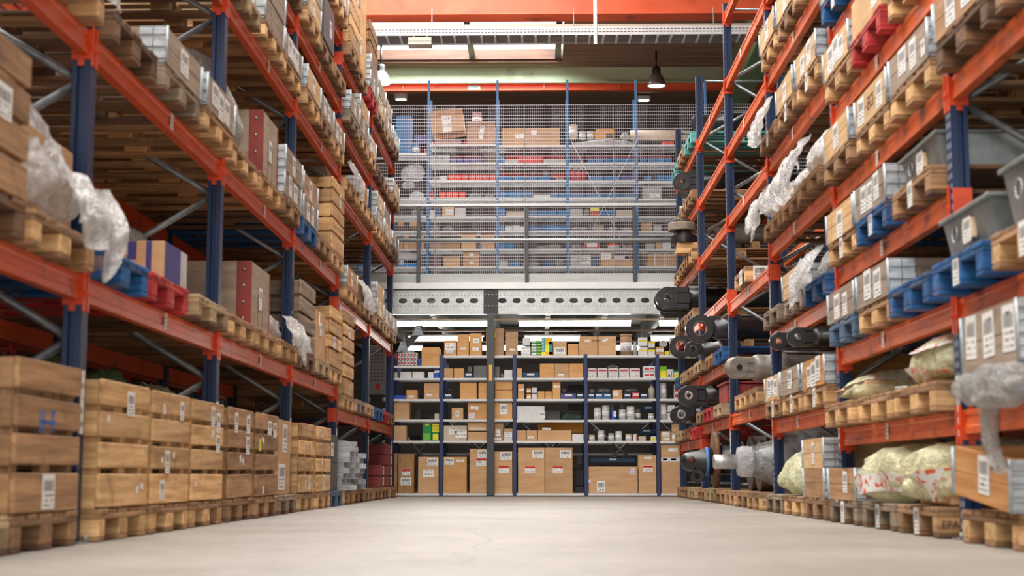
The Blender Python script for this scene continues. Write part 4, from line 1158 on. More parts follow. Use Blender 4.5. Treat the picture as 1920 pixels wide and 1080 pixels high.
# bay two
P = pallet('R', 0, 0, 0, 'brown', dx=0.02); pb = bpy.context.scene.objects
ylab(P, 'biggest yellow film bag, printed tape, lying on floor pallet', 0.33, 71, ((0.06, 0.24), (0.36, 0.52), (0.78, 0.88)), sx=0.6, sy=0.4, top=0.12, alpha=0.92, inner='carton', dx=0.06)
P = pallet('R', 0, 0, 1, 'grey', dx=0.02)
ylab(P, 'yellow film bag with twisted bulge, printed tape', 0.33, 73, ((0.08, 0.26), (0.36, 0.46)), sx=0.6, sy=0.4, top=0.15, alpha=0.92, crk=0.12, inner=None, dx=0.06)
P = pallet('R', 0, 0, 2, 'grey', dx=0.02); on(P, collar('brown'), 'brown collar, one paper on it', 'pallet collar', CG, papers=[('x+', 0.1, 0.11, 0.12, 0.13)])
P = pallet('R', 0, 1, 0, 'pale', dx=0.03)
ylab(P, 'tall round yellow bag, two rings of tape', 0.262, 75, ((0.3, 0.42), (0.58, 0.7)), sx=0.45, sy=0.36, top=0.1, alpha=0.95, inner=None, dx=0.12)
P = pallet('R', 0, 1, 1, 'pale', dx=0.03)
def strips():
    o = thing('glass_strip', '', '')
    part('strip', MB().box(-0.5, -0.05, 0, 0.5, 0.05, 0.012, 0.002), pmat('greenish_strip', (176, 196, 190), (150, 170, 166), (3, 3, 3), 2, 0.15, 0.3), o); return o
for q in range(3):
    on(P, ('strip', strips, 0.012), 'pale glass strip, %s layer' % NUM[q], 'glass strip', 'glass strips', dx=0.02 * q, dy=0.1, rz=0.5)
P = pallet('R', 0, 1, 2, 'pale', dx=0.03); ylab(P, 'small yellow bag in white printed film', 0.2, 77, ((0.5, 0.7),), sx=0.5, sy=0.33, top=0.4, alpha=0.8, crk=0.12, tuft=False, inner='carton', dx=0.1)
P = pallet('R', 0, 2, 0, 'blue', dx=0.05, note='pallet carrying nothing')
P = stack('R', 0, 2, 1, 'pale', 'g', 2); stack('R', 0, 2, 2, 'steel_blue', 'g', 2)
P = pallet('R', 0, 3, 0, 'brown'); on(P, steel_bin(0.17), 'shallow steel container with ring handle', 'container', 'steel containers')
stack('R', 0, 3, 1, 'blue', 'g', 3); stack('R', 0, 3, 2, 'pale', 'p', 1)
P = pallet('R', 0, 4, 0, 'pale'); PU = bpy.data.objects[-1] if False else None
on(P, collar('grey'), 'grey collar above UIC pallet, three papers', 'pallet collar', CG, papers=[('x+', 0.1, 0.1, 0.13, 0.15), ('x+', -0.12, 0.12, 0.16, 0.14), ('x+', 0.3, 0.07, 0.08, 0.08)])
P = pallet('R', 0, 4, 1, 'pale'); c = on(P, collar('pale'), 'pale collar printed ECI, two papers', 'pallet collar', CG, papers=[('x+', 0.22, 0.09, 0.13, 0.15), ('x+', -0.24, 0.1, 0.16, 0.16)])
lettering('ECI', 0.11, INK, c, (0.6012, 0.0, 0.1), (math.pi / 2, 0, math.pi / 2), 'printed_mark')
stack('R', 0, 4, 2, 'brown', 'p', 1)
P = pallet('R', 0, 5, 0, 'pale'); on(P, collar('grey'), 'grey collar close under roof', 'pallet collar', CG)
P = pallet('R', 0, 5, 1, 'red'); on(P, carton(0.78, 1.18, 0.25, pmat('tan_collar_board', (214, 172, 122), (190, 146, 98), (3, 3, 14), 3, 0.7), (('x+', 0.22, 0.13, 0.14, 0.17),), False, 'plywood_box'), 'tan plywood box above red pallet', 'box')
stack('R', 0, 5, 2, 'pale', 'p', 3)
stack('R', 0, 6, 1, 'pale', 'p', 1); stack('R', 0, 6, 2, 'blue', 'p', 1)
# bay three
P = pallet('R', 1, 0, 0, 'brown', dx=0.03); on(P, collar('brown', 0.2), 'lower brown collar of two', 'pallet collar', CG); on(P, collar('pale', 0.2), 'upper collar of two, one paper', 'pallet collar', CG, papers=[('x+', 0.0, 0.1, 0.09, 0.15)])
P = pallet('R', 1, 0, 1, 'pale', dx=0.03); ylab(P, 'yellow film bag on floor with orange printed tape', 0.36, 79, ((0.1, 0.2), (0.7, 0.82)), sx=0.6, sy=0.52, top=0.25, alpha=0.92, dy=0.16, inner=None, dx=0.08)
P = pallet('R', 1, 0, 2, 'grey', dx=0.03)
stack('R', 1, 1, 0, 'pale', 'o', 3); stack('R', 1, 1, 1, 'pale', 'g', 1); stack('R', 1, 1, 2, 'brown', 'p', 3)
P = pallet('R', 1, 2, 0, 'blue'); on(P, wrapped(0.58, 0.4, 0.34, 81, 'white', 0.88, 'mixed', crk=0.12, top=0.35, tuft=True, drape=True), 'white crumpled film bundle with tuft', 'wrapped load')
stack('R', 1, 2, 1, 'grey', 'p', 1); pallet('R', 1, 2, 2, 'grey')
for q, sd in enumerate((83, 84, 85)):
    P = pallet('R', 1, 3, q, 'brown'); on(P, wrapped(0.58, 0.43, (0.36, 0.26, 0.32)[q], sd, 'white', 0.9, 'carton', crk=0.07, top=0.3, drape=True), ('high', 'low', 'sagging')[q] + ' white film cover', 'wrapped load', dx=0.06)
stack('R', 1, 4, 0, 'pale', 'p', 2); stack('R', 1, 4, 1, 'brown', 'p', 1); P = pallet('R', 1, 4, 2, 'brown'); on(P, wrapped(0.56, 0.38, 0.24, 87, 'white', 0.88, 'carton', crk=0.1, top=0.3, drape=True), 'white film bundle', 'wrapped load')
stack('R', 1, 5, 0, 'pale', 'pp', 2); stack('R', 1, 5, 1, 'brown', 'pp', 1); stack('R', 1, 5, 2, 'pale', 'p', 1)
stack('R', 1, 6, 1, 'blue', 'p', 1); stack('R', 1, 6, 2, 'blue', 'p', 1)
# bay four: mostly bare beams, a few pallets
pallet('R', 2, 0, 0, 'pale', dx=0.03); pallet('R', 2, 0, 1, 'brown'); pallet('R', 2, 0, 2, 'pale')
P = pallet('R', 2, 1, 0, 'pale', dy=0.25, note='pallet with large bar code'); pallet('R', 2, 1, 1, 'pale', dy=0.22); 
o = next(q for q in COL.objects if q.get('label', '').startswith('pale pallet with large bar code'))
paper(o, 0.2, 0.13, (0.38, 0.4, 0.075), 'y+', 'bar_code_label', paper_mat('large_bar_code', 3))
pallet('R', 2, 2, 1, 'pale', dy=0.1, note='pallet with white papers')
o = next(q for q in COL.objects if q.get('label', '').startswith('pale pallet with white papers'))
paper(o, 0.16, 0.14, (0.45, 0.4, 0.075), 'y+', 'hanging_label'); paper(o, 0.14, 0.14, (0.6, 0.1, 0.075), 'x+', 'hanging_label')
# bays five and six
for lev in range(0, 7):
    k = {0: ('brown', 'beige', 'brown'), 1: ('beige', 'red', 'brown'), 2: ('blue', 'brown', 'beige'), 3: ('pale', 'brown', 'brown'), 4: ('pale', 'pale', 'brown'), 5: ('pale', 'brown', 'brown'), 6: ('teal', 'brown', 'teal')}[lev]
    for q in range(3):
        if lev < 3: pallet('R', 3, lev, q, k[q])
        pallet('R', 4, lev, q, k[(q + 1) % 3] if lev < 6 else k[q])
P = pallet('R', 4, 4, 0.5, 'brown') if False else None
# ---- cylinders and drive-train parts
def timber(x, y, z0, z1, i):
    def mk():
        o = thing('support_timber', '', '')
        part('timber', MB().box(-0.05, -0.16, 0, 0.05, 0.16, 1, 0.004), wood('pale', 'y'), o); return o
    return mk
TIM = [0]
def ram_at(px, py, Y, bay, lev, r, L, ro, ri, t, desc, fork=False, mat=None, rz=0.0, grey=False):
    X, Z = at_y(px, py, Y)
    ztop = level_z('R', bay, lev) + 0.1445
    m = max(r, ro)
    spec = cylinder_ram(r, L, ro, ri, t, fork, mat, grey)
    zb = max(Z - m, ztop + 0.002)
    o, h = place_thing(spec, (X + ro * 0.9, Y, zb), math.pi + rz, cap(desc, 'right rack, %s, bay %s' % ('on floor' if lev == 0 else 'beam ' + NUM[lev - 1], NUM[bay + 1])), 'hydraulic cylinder', 'hydraulic cylinders')
    # two timbers carry the barrel
    for q, dx in enumerate((0.38, 1.0)):
        if zb + m - r - ztop < 0.012: continue
        TIM[0] += 1
        tm = thing('support_timber', cap('%s timber under %s' % (('front', 'rear')[q], desc), 'right rack, bay %s' % NUM[bay + 1]), 'timber', (X + ro * 0.9 + dx, Y, ztop + 0.001), 0, 'timbers under cylinders')
        part('timber', MB().box(-0.05, -0.15, 0, 0.05, 0.15, zb + m - r - ztop - 0.002, 0.003), wood('pale', 'y'), tm)
    return o
ram_at(1312, 617, 16.3, 3, 2, 0.125, 1.5, 0.155, 0.085, 0.13, 'black cylinder with large ring eye')
ram_at(1299, 655, 17.3, 3, 2, 0.09, 1.4, 0.095, 0.045, 0.1, 'slim black cylinder with small eye')
ram_at(1277, 650, 19.1, 4, 2, 0.1, 1.3, 0.15, 0.08, 0.08, 'black cylinder, thin wide ring eye')
ram_at(1262, 562, 19.5, 4, 3, 0.15, 1.4, 0.15, 0.055, 0.1, 'dusty black cylinder, blunt double eye', True)
ram_at(1264, 578, 20.3, 4, 3, 0.13, 1.4, 0.13, 0.05, 0.1, 'dusty black cylinder behind double eye one', False)
ram_at(1290, 341, 18.9, 4, 5, 0.115, 1.6, 0.12, 0.035, 0.12, 'long black cylinder, solid eye')
ram_at(1284, 356, 19.8, 4, 5, 0.09, 1.5, 0.1, 0.05, 0.1, 'short black cylinder, open eye')
ram_at(1302, 742, 17.4, 3, 1, 0.13, 1.5, 0.12, 0.05, 0.16, 'black cylinder with pale bushed eye', False, None, 0, True)
ram_at(1275, 778, 19.2, 4, 1, 0.1, 1.3, 0.115, 0.06, 0.09, 'black cylinder, steel bushed eye', True, None, 0, True)
ram_at(1318, 230, 19.0, 4, 6, 0.11, 1.6, 0.1, 0.03, 0.1, 'black cylinder lying across teal pallets')

gt = pmat('grey_wrapped_pipe', (148, 140, 130), (112, 106, 100), (3, 20, 20), 4, 0.45, spots=(90, 84, 78), spot_scale=5)
ram_at(1392, 690, 13.6, 2, 1, 0.13, 1.4, 0.1, 0.03, 0.12, 'dull grey pipe-like cylinder on chocks', False, gt, 0.25)
ram_at(1345, 440, 19.0, 4, 4, 0.11, 1.1, 0.1, 0.04, 0.12, 'grey dusty cylinder, paper tied on', False, gt)
ram_at(1470, 640, 11.4, 1, 1, 0.07, 0.9, 0.07, 0.03, 0.06, 'small black cylinder above collars', False)
ram_at(1506, 632, 10.4, 1, 1, 0.07, 0.9, 0.07, 0.03, 0.06, 'second small black cylinder above collars', False)
def disc(name, ro, ri, t, m, desc, loc, axis='z'):
    o = thing(name, desc, 'disc', loc)
    part('ring', ring_mesh(ro, ri, t, axis, 36, c=(0, 0, t / 2 if axis == 'z' else ro)), m, o)
    part('hub', ring_mesh(ri * 1.25, ri * 0.7, t * 1.5, axis, 24, c=(0, 0, t * 0.75 if axis == 'z' else ro)), IRON(), o)
    return o
X, Z = at_y(1279, 440, 18.9)
z4 = level_z('R', 4, 4) + 0.146
disc('flange_disc', 0.17, 0.08, 0.1, BLACKP(), 'black flange disc lying flat under a grey one, right rack', (X + 0.02, 18.9, z4 + 0.14))
disc('flange_disc', 0.18, 0.09, 0.1, pmat('dusty_grey_iron', (150, 136, 120), (120, 108, 96), (8, 8, 8)), 'dusty grey flange disc lying on a black one, right rack', (X, 18.9, z4 + 0.3))
tm = thing('support_timber', 'timber block under the two flange discs, right rack', 'timber', (X + 0.12, 18.9, z4)); part('timber', MB().box(-0.2, -0.12, 0, 0.1, 0.12, 0.138, 0.004), wood('pale', 'x'), tm)
X, Z = at_y(1277, 388, 20.2)
yr = thing('yellow_roll', 'yellow roll end sticking out of right rack, far end', 'roll', (X, 20.2, level_z('R', 4, 5) + 0.146)); part('roll', MB().lathe([(0, -0.02), (0.06, -0.02), (0.06, 0.7), (0, 0.7)], 'x', (0, 0, 0.06), 20), pmat('ochre_plastic', (214, 150, 40), (196, 132, 30), (5, 5, 5), 2, 0.4), yr)
# red steel tray
rt = thing('red_tray', 'red steel tray on pallet beside black cylinder, right rack, bay five', 'tray', (FACE['R'] + 0.55, slot_y('R', 3, 0) - 0.05, level_z('R', 3, 1) + 0.146), math.pi)
part('body', MB().box(-0.5, -0.36, 0, 0.5, 0.36, 0.2, 0.01), pmat('red_enamel', (164, 58, 52), (130, 44, 42), (4, 4, 4), 3, 0.5), rt); part('rim', MB().box(-0.52, -0.38, 0.2, 0.52, 0.38, 0.22, 0.004), pmat('red_enamel', (0, 0, 0)), rt)
# axle lying on the floor pallets of bay five
ax = thing('drive_axle', 'black axle with pointed housing, rusty disc and drum, on floor pallets of right rack', 'axle', (1.78, 16.4, 0.147))
zc = 0.32
part('knuckle_housing', MB().lathe([(0, -0.24), (0.07, -0.225), (0.1, -0.17), (0.115, -0.06), (0.15, 0.03), (0.15, 0.1), (0, 0.1)], 'x', (0, 0, zc - 0.02), 28), BLACKP(), ax)
part('swivel_hole', MB().lathe([(0, -0.125), (0.036, -0.125), (0.036, 0.125), (0, 0.125)], 'y', (-0.13, 0, zc), 18), pmat('hole_rust', (96, 52, 30), None, rnd=0), ax)
for s in (-1, 1): part('mounting_ear', ring_mesh(0.075, 0.042, 0.03, 'y', c=(-0.06, s * 0.08, zc - 0.17)), BLACKP(), ax)
part('rusty_disc', MB().lathe([(0, 0.1), (0.3, 0.11), (0.31, 0.13), (0.31, 0.16), (0.26, 0.17), (0, 0.17)], 'x', (0, 0, zc), 36), RUST(), ax)
part('brake_drum', MB().lathe([(0, 0.17), (0.15, 0.17), (0.16, 0.2), (0.16, 0.4), (0.2, 0.42), (0.2, 0.5), (0, 0.5)], 'x', (0, 0, zc), 32), BLACKP(), ax)
part('blue_cap', MB().lathe([(0.152, 0.03), (0.156, 0.03), (0.156, 0.06), (0.152, 0.06)], 'x', (0, 0, zc - 0.02), 28, closed=True), pmat('blue_masking', (60, 130, 210), None, rnd=0), ax)
for k, xx in enumerate((0.56, 0.68)):
    part('wheel_flange', ring_mesh((0.27, 0.24)[k], 0.1, 0.05, 'x', 34, c=(xx, 0, zc)), IRON(), ax)
part('axle_tube', MB().lathe([(0, 0.5), (0.11, 0.5), (0.11, 1.1), (0, 1.1)], 'x', (0, 0, zc), 24), IRON(), ax)
# large hub standing beside it
for k, (yy, rr) in enumerate(((14.9, 0.27), (14.3, 0.24))):
    hb = thing('wheel_hub', ('larger', 'smaller')[k] + ' grey wheel hub standing on floor pallets behind the film cone', 'wheel hub', (2.16, yy, 0.147), 0, 'wheel hubs')
    part('rim', ring_mesh(rr, rr * 0.72, 0.16, 'x', 36, c=(0, 0, rr)), IRON(), hb)
    part('web', MB().lathe([(0, -0.03), (rr * 0.74, -0.03), (rr * 0.74, 0.03), (0, 0.03)], 'x', (0, 0, rr), 30), IRON(), hb)
    part('boss', MB().lathe([(0, -0.2), (rr * 0.3, -0.2), (rr * 0.36, -0.02), (rr * 0.36, 0.1), (0, 0.1)], 'x', (0, 0, rr), 24), BLACKP(), hb)
# shaft with its wrapped cone
sh = thing('wrapped_shaft', 'bare silver shaft with clear film cone round its flange, on floor pallet', 'shaft', (1.52, 13.15, 0.147))
za = 0.27
part('shaft', MB().lathe([(0, 0.0), (0.055, 0.0), (0.062, 0.01), (0.062, 0.22), (0.05, 0.23), (0.05, 0.32), (0, 0.32)], 'x', (0, 0, za), 24), STEEL(), sh)
part('end_cap', MB().lathe([(0.055, 0.2), (0.12, 0.21), (0.135, 0.25), (0.135, 0.33), (0.1, 0.36)], 'x', (0, 0, za), 26), film_mat('film_white_92', (232, 232, 236), 0.92), sh)
cone = MB().lathe([(0.11, 0.33), (0.15, 0.4), (0.19, 0.5), (0.27, 0.62), (0.3, 0.75), (0.29, 1.05), (0.2, 1.1)], 'x', (0, 0, za), 40)
cone.v = [(x, y * (1 + 0.1 * noise.noise(Vector((x * 6, y * 9, z * 9)))), max(0.004, z + (x > 0.5) * 0.1 * (za - z > 0) * -0.4 + 0.03 * noise.noise(Vector((x * 7, y * 8, z * 8 + 3))))) for x, y, z in cone.v]
part('film_cone', cone, film_mat('film_clear_45', (205, 205, 205), 0.45), sh)
part('wrapped_gearbox', MB().lathe([(0, 0.36), (0.09, 0.36), (0.13, 0.5), (0.2, 0.62), (0.21, 0.98), (0, 0.98)], 'x', (0, 0, za), 26), pmat('grey_casting', (150, 150, 152), (110, 110, 114), (8, 8, 8), 3, 0.5, 0.3), sh)
pp = [o for o in COL.objects if o.get('category') == 'pallet']
def find(txt): return next(o for o in pp if txt in o['label'])
for txt, mark, x, z in (('right rack, beam four, bay two, near', 'UIC', 0.49, 0.062), ('right rack, on floor, bay two, near', 'EPAL', 0.44, 0.062), ('right rack, on floor, bay three, middle', 'EPAL', 0.44, 0.062),
                        ('right rack, on floor, bay four, near', 'EPAL', 0.3, 0.062), ('left rack, beam three, bay three, near', 'EUR', 0.49, 0.062), ('right rack, beam four, bay six, near', 'EUR', 0.0, 0.062)):
    o = find(txt); lf = 'left' in txt
    lettering(mark, 0.05, INK, o, (0.528 if x > 0.1 else 0.0, (-0.4012 if lf else 0.4012), z), (math.pi / 2, 0, 0 if lf else math.pi), 'branded_mark')
# ------------------------------------------------------------------ mezzanine at the end of the aisle
YF = 21.35
def wx(px, Y=YF): return at_y(px, 700, Y)[0]
def wz(py, Y=YF): return at_y(1011, py, Y)[1]
zb0, zb1 = wz(587), wz(545)
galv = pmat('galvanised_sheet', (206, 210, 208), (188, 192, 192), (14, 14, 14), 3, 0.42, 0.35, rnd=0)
galv_dk = pmat('grey_deck_steel', (120, 120, 118), (100, 100, 98), (3, 3, 3), 3, 0.6, 0.2, rnd=0)  # even grey of the deck slab
dark_st = pmat('anthracite_paint', (72, 76, 80), (64, 68, 72), (6, 6, 6), 2, 0.45, rnd=0)
hole = pmat('punched_hole', (62, 58, 56), None, rough=0.9, rnd=0)
def perforated(x0, n, pitch, z0, z1):
    """A plate with a row of long round-ended openings, and two rows of small punched holes."""
    mb = MB(); h = z1 - z0; zc = z0 + h * 0.56
    for k in range(n):
        xc = x0 + pitch * (k + 0.5)
        out, inn = [], []
        for i in range(24):
            a = 2 * math.pi * i / 24; ca, sa = math.cos(a), math.sin(a)
            s = min(pitch / 2 / abs(ca) if abs(ca) > 1e-6 else 9e9, ((z1 - zc) if sa > 0 else (zc - z0)) / abs(sa) if abs(sa) > 1e-6 else 9e9)
            out.append((xc + ca * s, zc + sa * s))
            inn.append((xc + max(-1, min(1, ca * 1.5)) * 0.022 + ca * 0.038, zc + sa * 0.038))
        # keep the four corners
        for cx, cz in ((xc - pitch / 2, z0), (xc + pitch / 2, z0), (xc + pitch / 2, z1), (xc - pitch / 2, z1)):
            j = min(range(24), key=lambda i: (out[i][0] - cx) ** 2 + (out[i][1] - cz) ** 2); out[j] = (cx, cz)
        st = len(mb.v)
        for p in out + inn: mb.v.append((p[0], 0, p[1]))
        for p in inn: mb.v.append((p[0], 0.02, p[1]))
        for i in range(24):
            j = (i + 1) % 24
            mb.face([st + i, st + j, st + 24 + j, st + 24 + i]); mb.face([st + 24 + i, st + 24 + j, st + 48 + j, st + 48 + i])
        for q in (-0.375, -0.125, 0.125, 0.375):
            for zz in (zc + 0.08, zc - 0.08):
                mb.box(xc + q * pitch - 0.006, -0.0012, zz - 0.006, xc + q * pitch + 0.006, -0.0002, zz + 0.006, 0, 1)
    return mb
pitch = (wx(1270 - 0) - wx(1243)) 
mzb = thing('mezzanine_beam', 'long galvanised steel beam with oval openings carrying the mezzanine', 'beam', (0, YF, 0))
xl = wx(754) - pitch / 2
n0 = int((xl + 4.5) / pitch); 
part('web', perforated(xl - n0 * pitch, n0 + 45, pitch, zb0, zb1), [galv, hole], mzb)
xa, xb = xl - n0 * pitch, xl + 45 * pitch
part('lower_flange', MB().box(xa, 0.001, zb0 - 0.012, xb, 0.1, zb0 - 0.0005), galv, mzb)
part('upper_flange', MB().box(xa, 0.001, zb1 + 0.0005, xb, 0.1, zb1 + 0.012), galv, mzb)
def mezz_column(px0, px1, desc):
    cx = (wx(px0) + wx(px1)) / 2; w = wx(px1) - wx(px0)
    o = thing('mezzanine_column', desc, 'column', (cx, YF - 0.07, 0))
    part('post', MB().box(-w / 2, -0.05, 0.012, w / 2, 0.05, zb0 - 0.014, 0.006), dark_st, o)
    part('foot_plate', MB().box(-w * 0.8, -0.06, 0, w * 0.8, 0.06, 0.012), dark_st, o)
    hp = part('head_plate', MB().box(-0.105, 0.044, zb0 - 0.012, 0.105, 0.062, zb1 + 0.008, 0.002), pmat('dark_head_plate', (52, 52, 54), None, rough=0.5, rnd=0), o)
    for k in range(4):
        for zz in (zb0 + (zb1 - zb0) * 0.31, zb0 + (zb1 - zb0) * 0.81):
            bo = shared('hbolt', lambda: MB().lathe([(0, -0.012), (0.008, -0.012), (0.008, 0), (0, 0)], 'y', n=8).mesh('bolt', pmat('bright_bolt', (236, 236, 236), None, rough=0.3, rnd=0)))
            link('bolt', bo, hp, (-0.079 + 0.0525 * k, 0.0435, zz))
    return o
c = mezz_column(913.5, 927, 'dark grey steel column holding the mezzanine beam, yellow sticker on it')
part('yellow_sticker', MB().box(-0.022, -0.0515, wz(714.5), 0.022, -0.0505, wz(685)), pmat('warning_yellow_orange', (236, 176, 76), None, rnd=0), c)
# deck, its edge strip and toe board
ze0, ze1 = wz(542), wz(530)
deck = thing('mezzanine_deck', 'mezzanine deck with a bright edge strip and grey toe board', 'deck', (0, 0, 0))
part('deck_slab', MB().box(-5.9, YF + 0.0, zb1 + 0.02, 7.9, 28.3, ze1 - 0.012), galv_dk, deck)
part('edge_strip', MB().box(-5.9, YF - 0.04, ze0, 7.9, YF - 0.001, ze1, 0.003), pmat('bright_edge_strip', (236, 236, 234), (226, 226, 226), (3, 3, 3), 2, 0.4, 0.1, rnd=0), deck)
part('toe_board', MB().box(-5.9, YF + 0.02, ze1 - 0.0115, 7.9, YF + 0.03, wz(512.5)), pmat('toe_board_grey', (190, 192, 188), (168, 170, 168), (1, 1, 9), 3, 0.45, 0.3, rnd=0), deck)
for k in range(14):
    part('joist', MB().box(-5.0 + k * 0.85, YF + 0.12, zb0 + 0.02, -4.93 + k * 0.85, 28.2, zb1 + 0.018), pmat('deck_joist', (172, 172, 168), (150, 150, 146), (2, 2, 2), 2, 0.5, 0.2), deck)
for yy in (22.3, 24.0, 26.0):
    part('cross_rail', MB().box(-5.9, yy, zb0 - 0.01, 7.9, yy + 0.06, zb0 + 0.019), pmat('brown_rail', (132, 108, 88), None, rnd=0), deck)
# knee brace at the left of the lower store
kb = thing('knee_brace', 'dark diagonal brace with zinc gusset plates below the mezzanine, beside the left rack', 'brace', (0, YF + 0.35, 0))
p0, p1 = (wx(735), 0, wz(668)), (wx(790), 0, wz(608))
part('brace_bar', MB().bar(p0, p1, 0.055, 4, 0, False), dark_st, kb)
for t in (0.3, 0.82):
    q = [p0[i] + (p1[i] - p0[i]) * t for i in range(3)]
    part('gusset_plate', MB().prism([(q[0] - 0.09, q[2] - 0.05), (q[0] + 0.08, q[2] - 0.04), (q[0] + 0.03, q[2] + 0.1), (q[0] - 0.03, q[2] + 0.1)], 'y', -0.07, -0.058), ZINC(), kb)
# tubes under the deck
glow = pmat('tube_glow', (255, 253, 248), None, emit=((255, 252, 244), 13.0), rnd=0)
k = 0
for Y, py, xs in ((22.0, 606, ((735, 913), (974, 1183), (1238, 1420))), (24.4, 634, ((767, 905), (985, 1086), (1222, 1330))), (26.6, 652, ((760, 790), (905, 985), (1140, 1200)))):
    for a, b in xs:
        X0, X1 = wx(a, Y), wx(b, Y); Z = at_y(1011, py, Y)[1]
        o = thing('tube_lamp', '%s tube lamp under the mezzanine, %s row, %s along' % ('long' if b - a > 100 else 'short', ('first', 'second', 'third')[(Y > 23) + (Y > 25)], NUM[k % 3]), 'tube lamp', ((X0 + X1) / 2, Y, Z), 0, 'tube lamps under the mezzanine'); k += 1
        hl = (X1 - X0) / 2
        part('diffuser', MB().prism([(-0.05, 0.03), (-0.045, -0.03), (-0.03, -0.042), (0.03, -0.042), (0.045, -0.03), (0.05, 0.03)], 'x', -hl, hl), glow, o)
        part('lamp_body', MB().box(-hl - 0.02, -0.055, 0.0305, hl + 0.02, 0.055, 0.055), pmat('lamp_body_white', (214, 212, 208), None, rnd=0), o)
        part('suspension', MB().box(-0.01, -0.01, 0.056, 0.01, 0.01, zb0 + 0.017 - Z), BRACE(), o)
# railing
rail = thing('guard_rail', 'dark guard rail along the mezzanine edge with light handrail', 'railing', (0, YF - 0.02, 0))
for px in (375, 579, 783, 988, 1192, 1397):
    X = wx(px); part('rail_post', MB().box(X - 0.026, -0.025, ze1 + 0.001, X + 0.026, 0.025, wz(386), 0.003), dark_st, rail)
part('handrail', MB().box(-5.9, -0.03, wz(387.5), 7.9, 0.03, wz(382.5), 0.006), pmat('pale_handrail', (214, 212, 212), (204, 202, 202), (2, 2, 2), 2, 0.4, 0.2, rnd=0), rail)
part('middle_rail', MB().bar((-5.9, 0, wz(450.5)), (7.9, 0, wz(450.5)), 0.03, 12), pmat('grey_tube_rail', (164, 168, 168), (152, 156, 156), (2, 2, 2), 2, 0.35, 0.4, rnd=0), rail)
# mesh fence above the deck, panel by panel
YM = YF + 0.12
zm0, zm1 = wz(513, YM), wz(197, YM)
wire = pmat('pale_mesh_wire', (214, 206, 212), None, rough=0.45, metal=0.2, rnd=0)
pw = wx(983, YM) - wx(813, YM)
xm = wx(813, YM)
nh = int((zm1 - zm0) / 0.0508)
for k in range(-2, 6):
    x0 = xm + k * pw
    o = thing('mesh_panel', 'welded wire mesh panel above mezzanine rail, panel %s from left' % NUM[k + 2], 'mesh panel', (x0 + pw / 2, YM, zm0), 0, 'wire mesh panels')
    mb = MB(); hw = pw / 2 - 0.004
    for i in range(nh + 1):
        z = i * (zm1 - zm0) / nh
        mb.box(-hw, -0.0026, z - 0.0026, hw, 0.0026, z + 0.0026)
    nv = int(2 * hw / 0.0295)
    for i in range(nv + 1):
        x = -hw + i * 2 * hw / nv
        mb.box(x - 0.0013, 0.0027, 0, x + 0.0013, 0.0053, zm1 - zm0)
    part('wire_mesh', mb, wire, o)
    part('edge_bar', MB().box(-hw - 0.003, 0.007, 0, -hw + 0.008, 0.02, zm1 - zm0), pmat('mesh_edge_grey', (120, 120, 124), None, rnd=0), o)
# ------------------------------------------------------------------ shelving below and above
blue_up = pmat('navy_shelf_paint', (48, 62, 104), (42, 54, 92), (4, 4, 4), 2, 0.45, rnd=0)
lightblue = pmat('light_blue_shelf_paint', (72, 128, 178), (64, 116, 166), (4, 4, 4), 2, 0.45, rnd=0)
shelf_st = pmat('shelf_steel', (226, 226, 224), (214, 214, 212), (3, 3, 3), 3, 0.45, 0.05, rnd=0)
def shelving(name, label, Y, posts, pw_, ztop, bays, upm, depth, zbase, zz=None, th=0.03, rearshift=0.0, braces=True):
    o = thing(name, label, 'shelving', (0, Y, zbase))
    for px in posts:
        X = wx(px, Y)
        for r in (0, 1):
            part('shelf_upright', MB().box(X - pw_ / 2, depth * r - 0.0, 0, X + pw_ / 2, depth * r + 0.04, (ztop - (0.18 if r and rearshift else 0)) - zbase, 0.002), upm, o)
    for a, b, ys in bays:
        X0, X1 = wx(a, Y) + pw_ / 2 + 0.002, wx(b, Y) - pw_ / 2 - 0.002
        for py in ys:
            z = at_y(1011, py, Y)[1] - zbase
            s = part('shelf', MB().prism([(0.0, z - th), (0.012, z - th), (0.012, z - 0.006), (depth - 0.01, z - 0.006), (depth - 0.01, z), (0.0, z)], 'x', X0, X1), shelf_st, o)
            paper(s, 0.07, 0.018, (X0 + 0.07, 0.0, z - th / 2), 'y-', 'shelf_ticket', paper_mat('ticket_paper', 2, (120, 120, 120), (240, 240, 240), False))
        if braces:
            zt = at_y(1011, ys[0], Y)[1] - zbase
            part('rear_brace', MB().bar((X0, depth + 0.03, 0.25), (X1, depth + 0.03, zt * 0.55), 0.018, 6).bar((X1, depth + 0.03, 0.25), (X0, depth + 0.03, zt * 0.55), 0.018, 6), BRACE(), o)
    return o
LP = [735, 828, 965, 1098, 1233, 1368]
LBAYS = [(735, 828, (685.5, 708.5, 748, 786.5, 826, 925)), (828, 965, (666.5, 708.5, 748, 786.5, 826, 925)), (965, 1098, (666.5, 708.5, 748, 787.5, 826.5, 925)), (1098, 1233, (666.5, 708.5, 748, 787, 826.5, 925)), (1233, 1368, (666.5, 708.5, 748, 787.5, 827, 925))]
YL = YF + 0.0
low = shelving('shelving_unit', 'navy and grey steel shelving of cartons on ground floor under mezzanine', YL + 0.02, LP, 0.05, wz(664), LBAYS, blue_up, 0.5, 0.0)
RB = [(a, b, tuple(y + 3 for y in ys[1:-1]) + (850,)) for a, b, ys in LBAYS]
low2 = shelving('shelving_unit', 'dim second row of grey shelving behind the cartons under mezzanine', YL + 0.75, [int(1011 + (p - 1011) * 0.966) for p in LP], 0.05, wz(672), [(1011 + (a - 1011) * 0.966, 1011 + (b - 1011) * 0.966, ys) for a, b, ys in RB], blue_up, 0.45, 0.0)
YU = YF + 0.36
UP = [667, 800, 932, 1066, 1198, 1331, 1464]
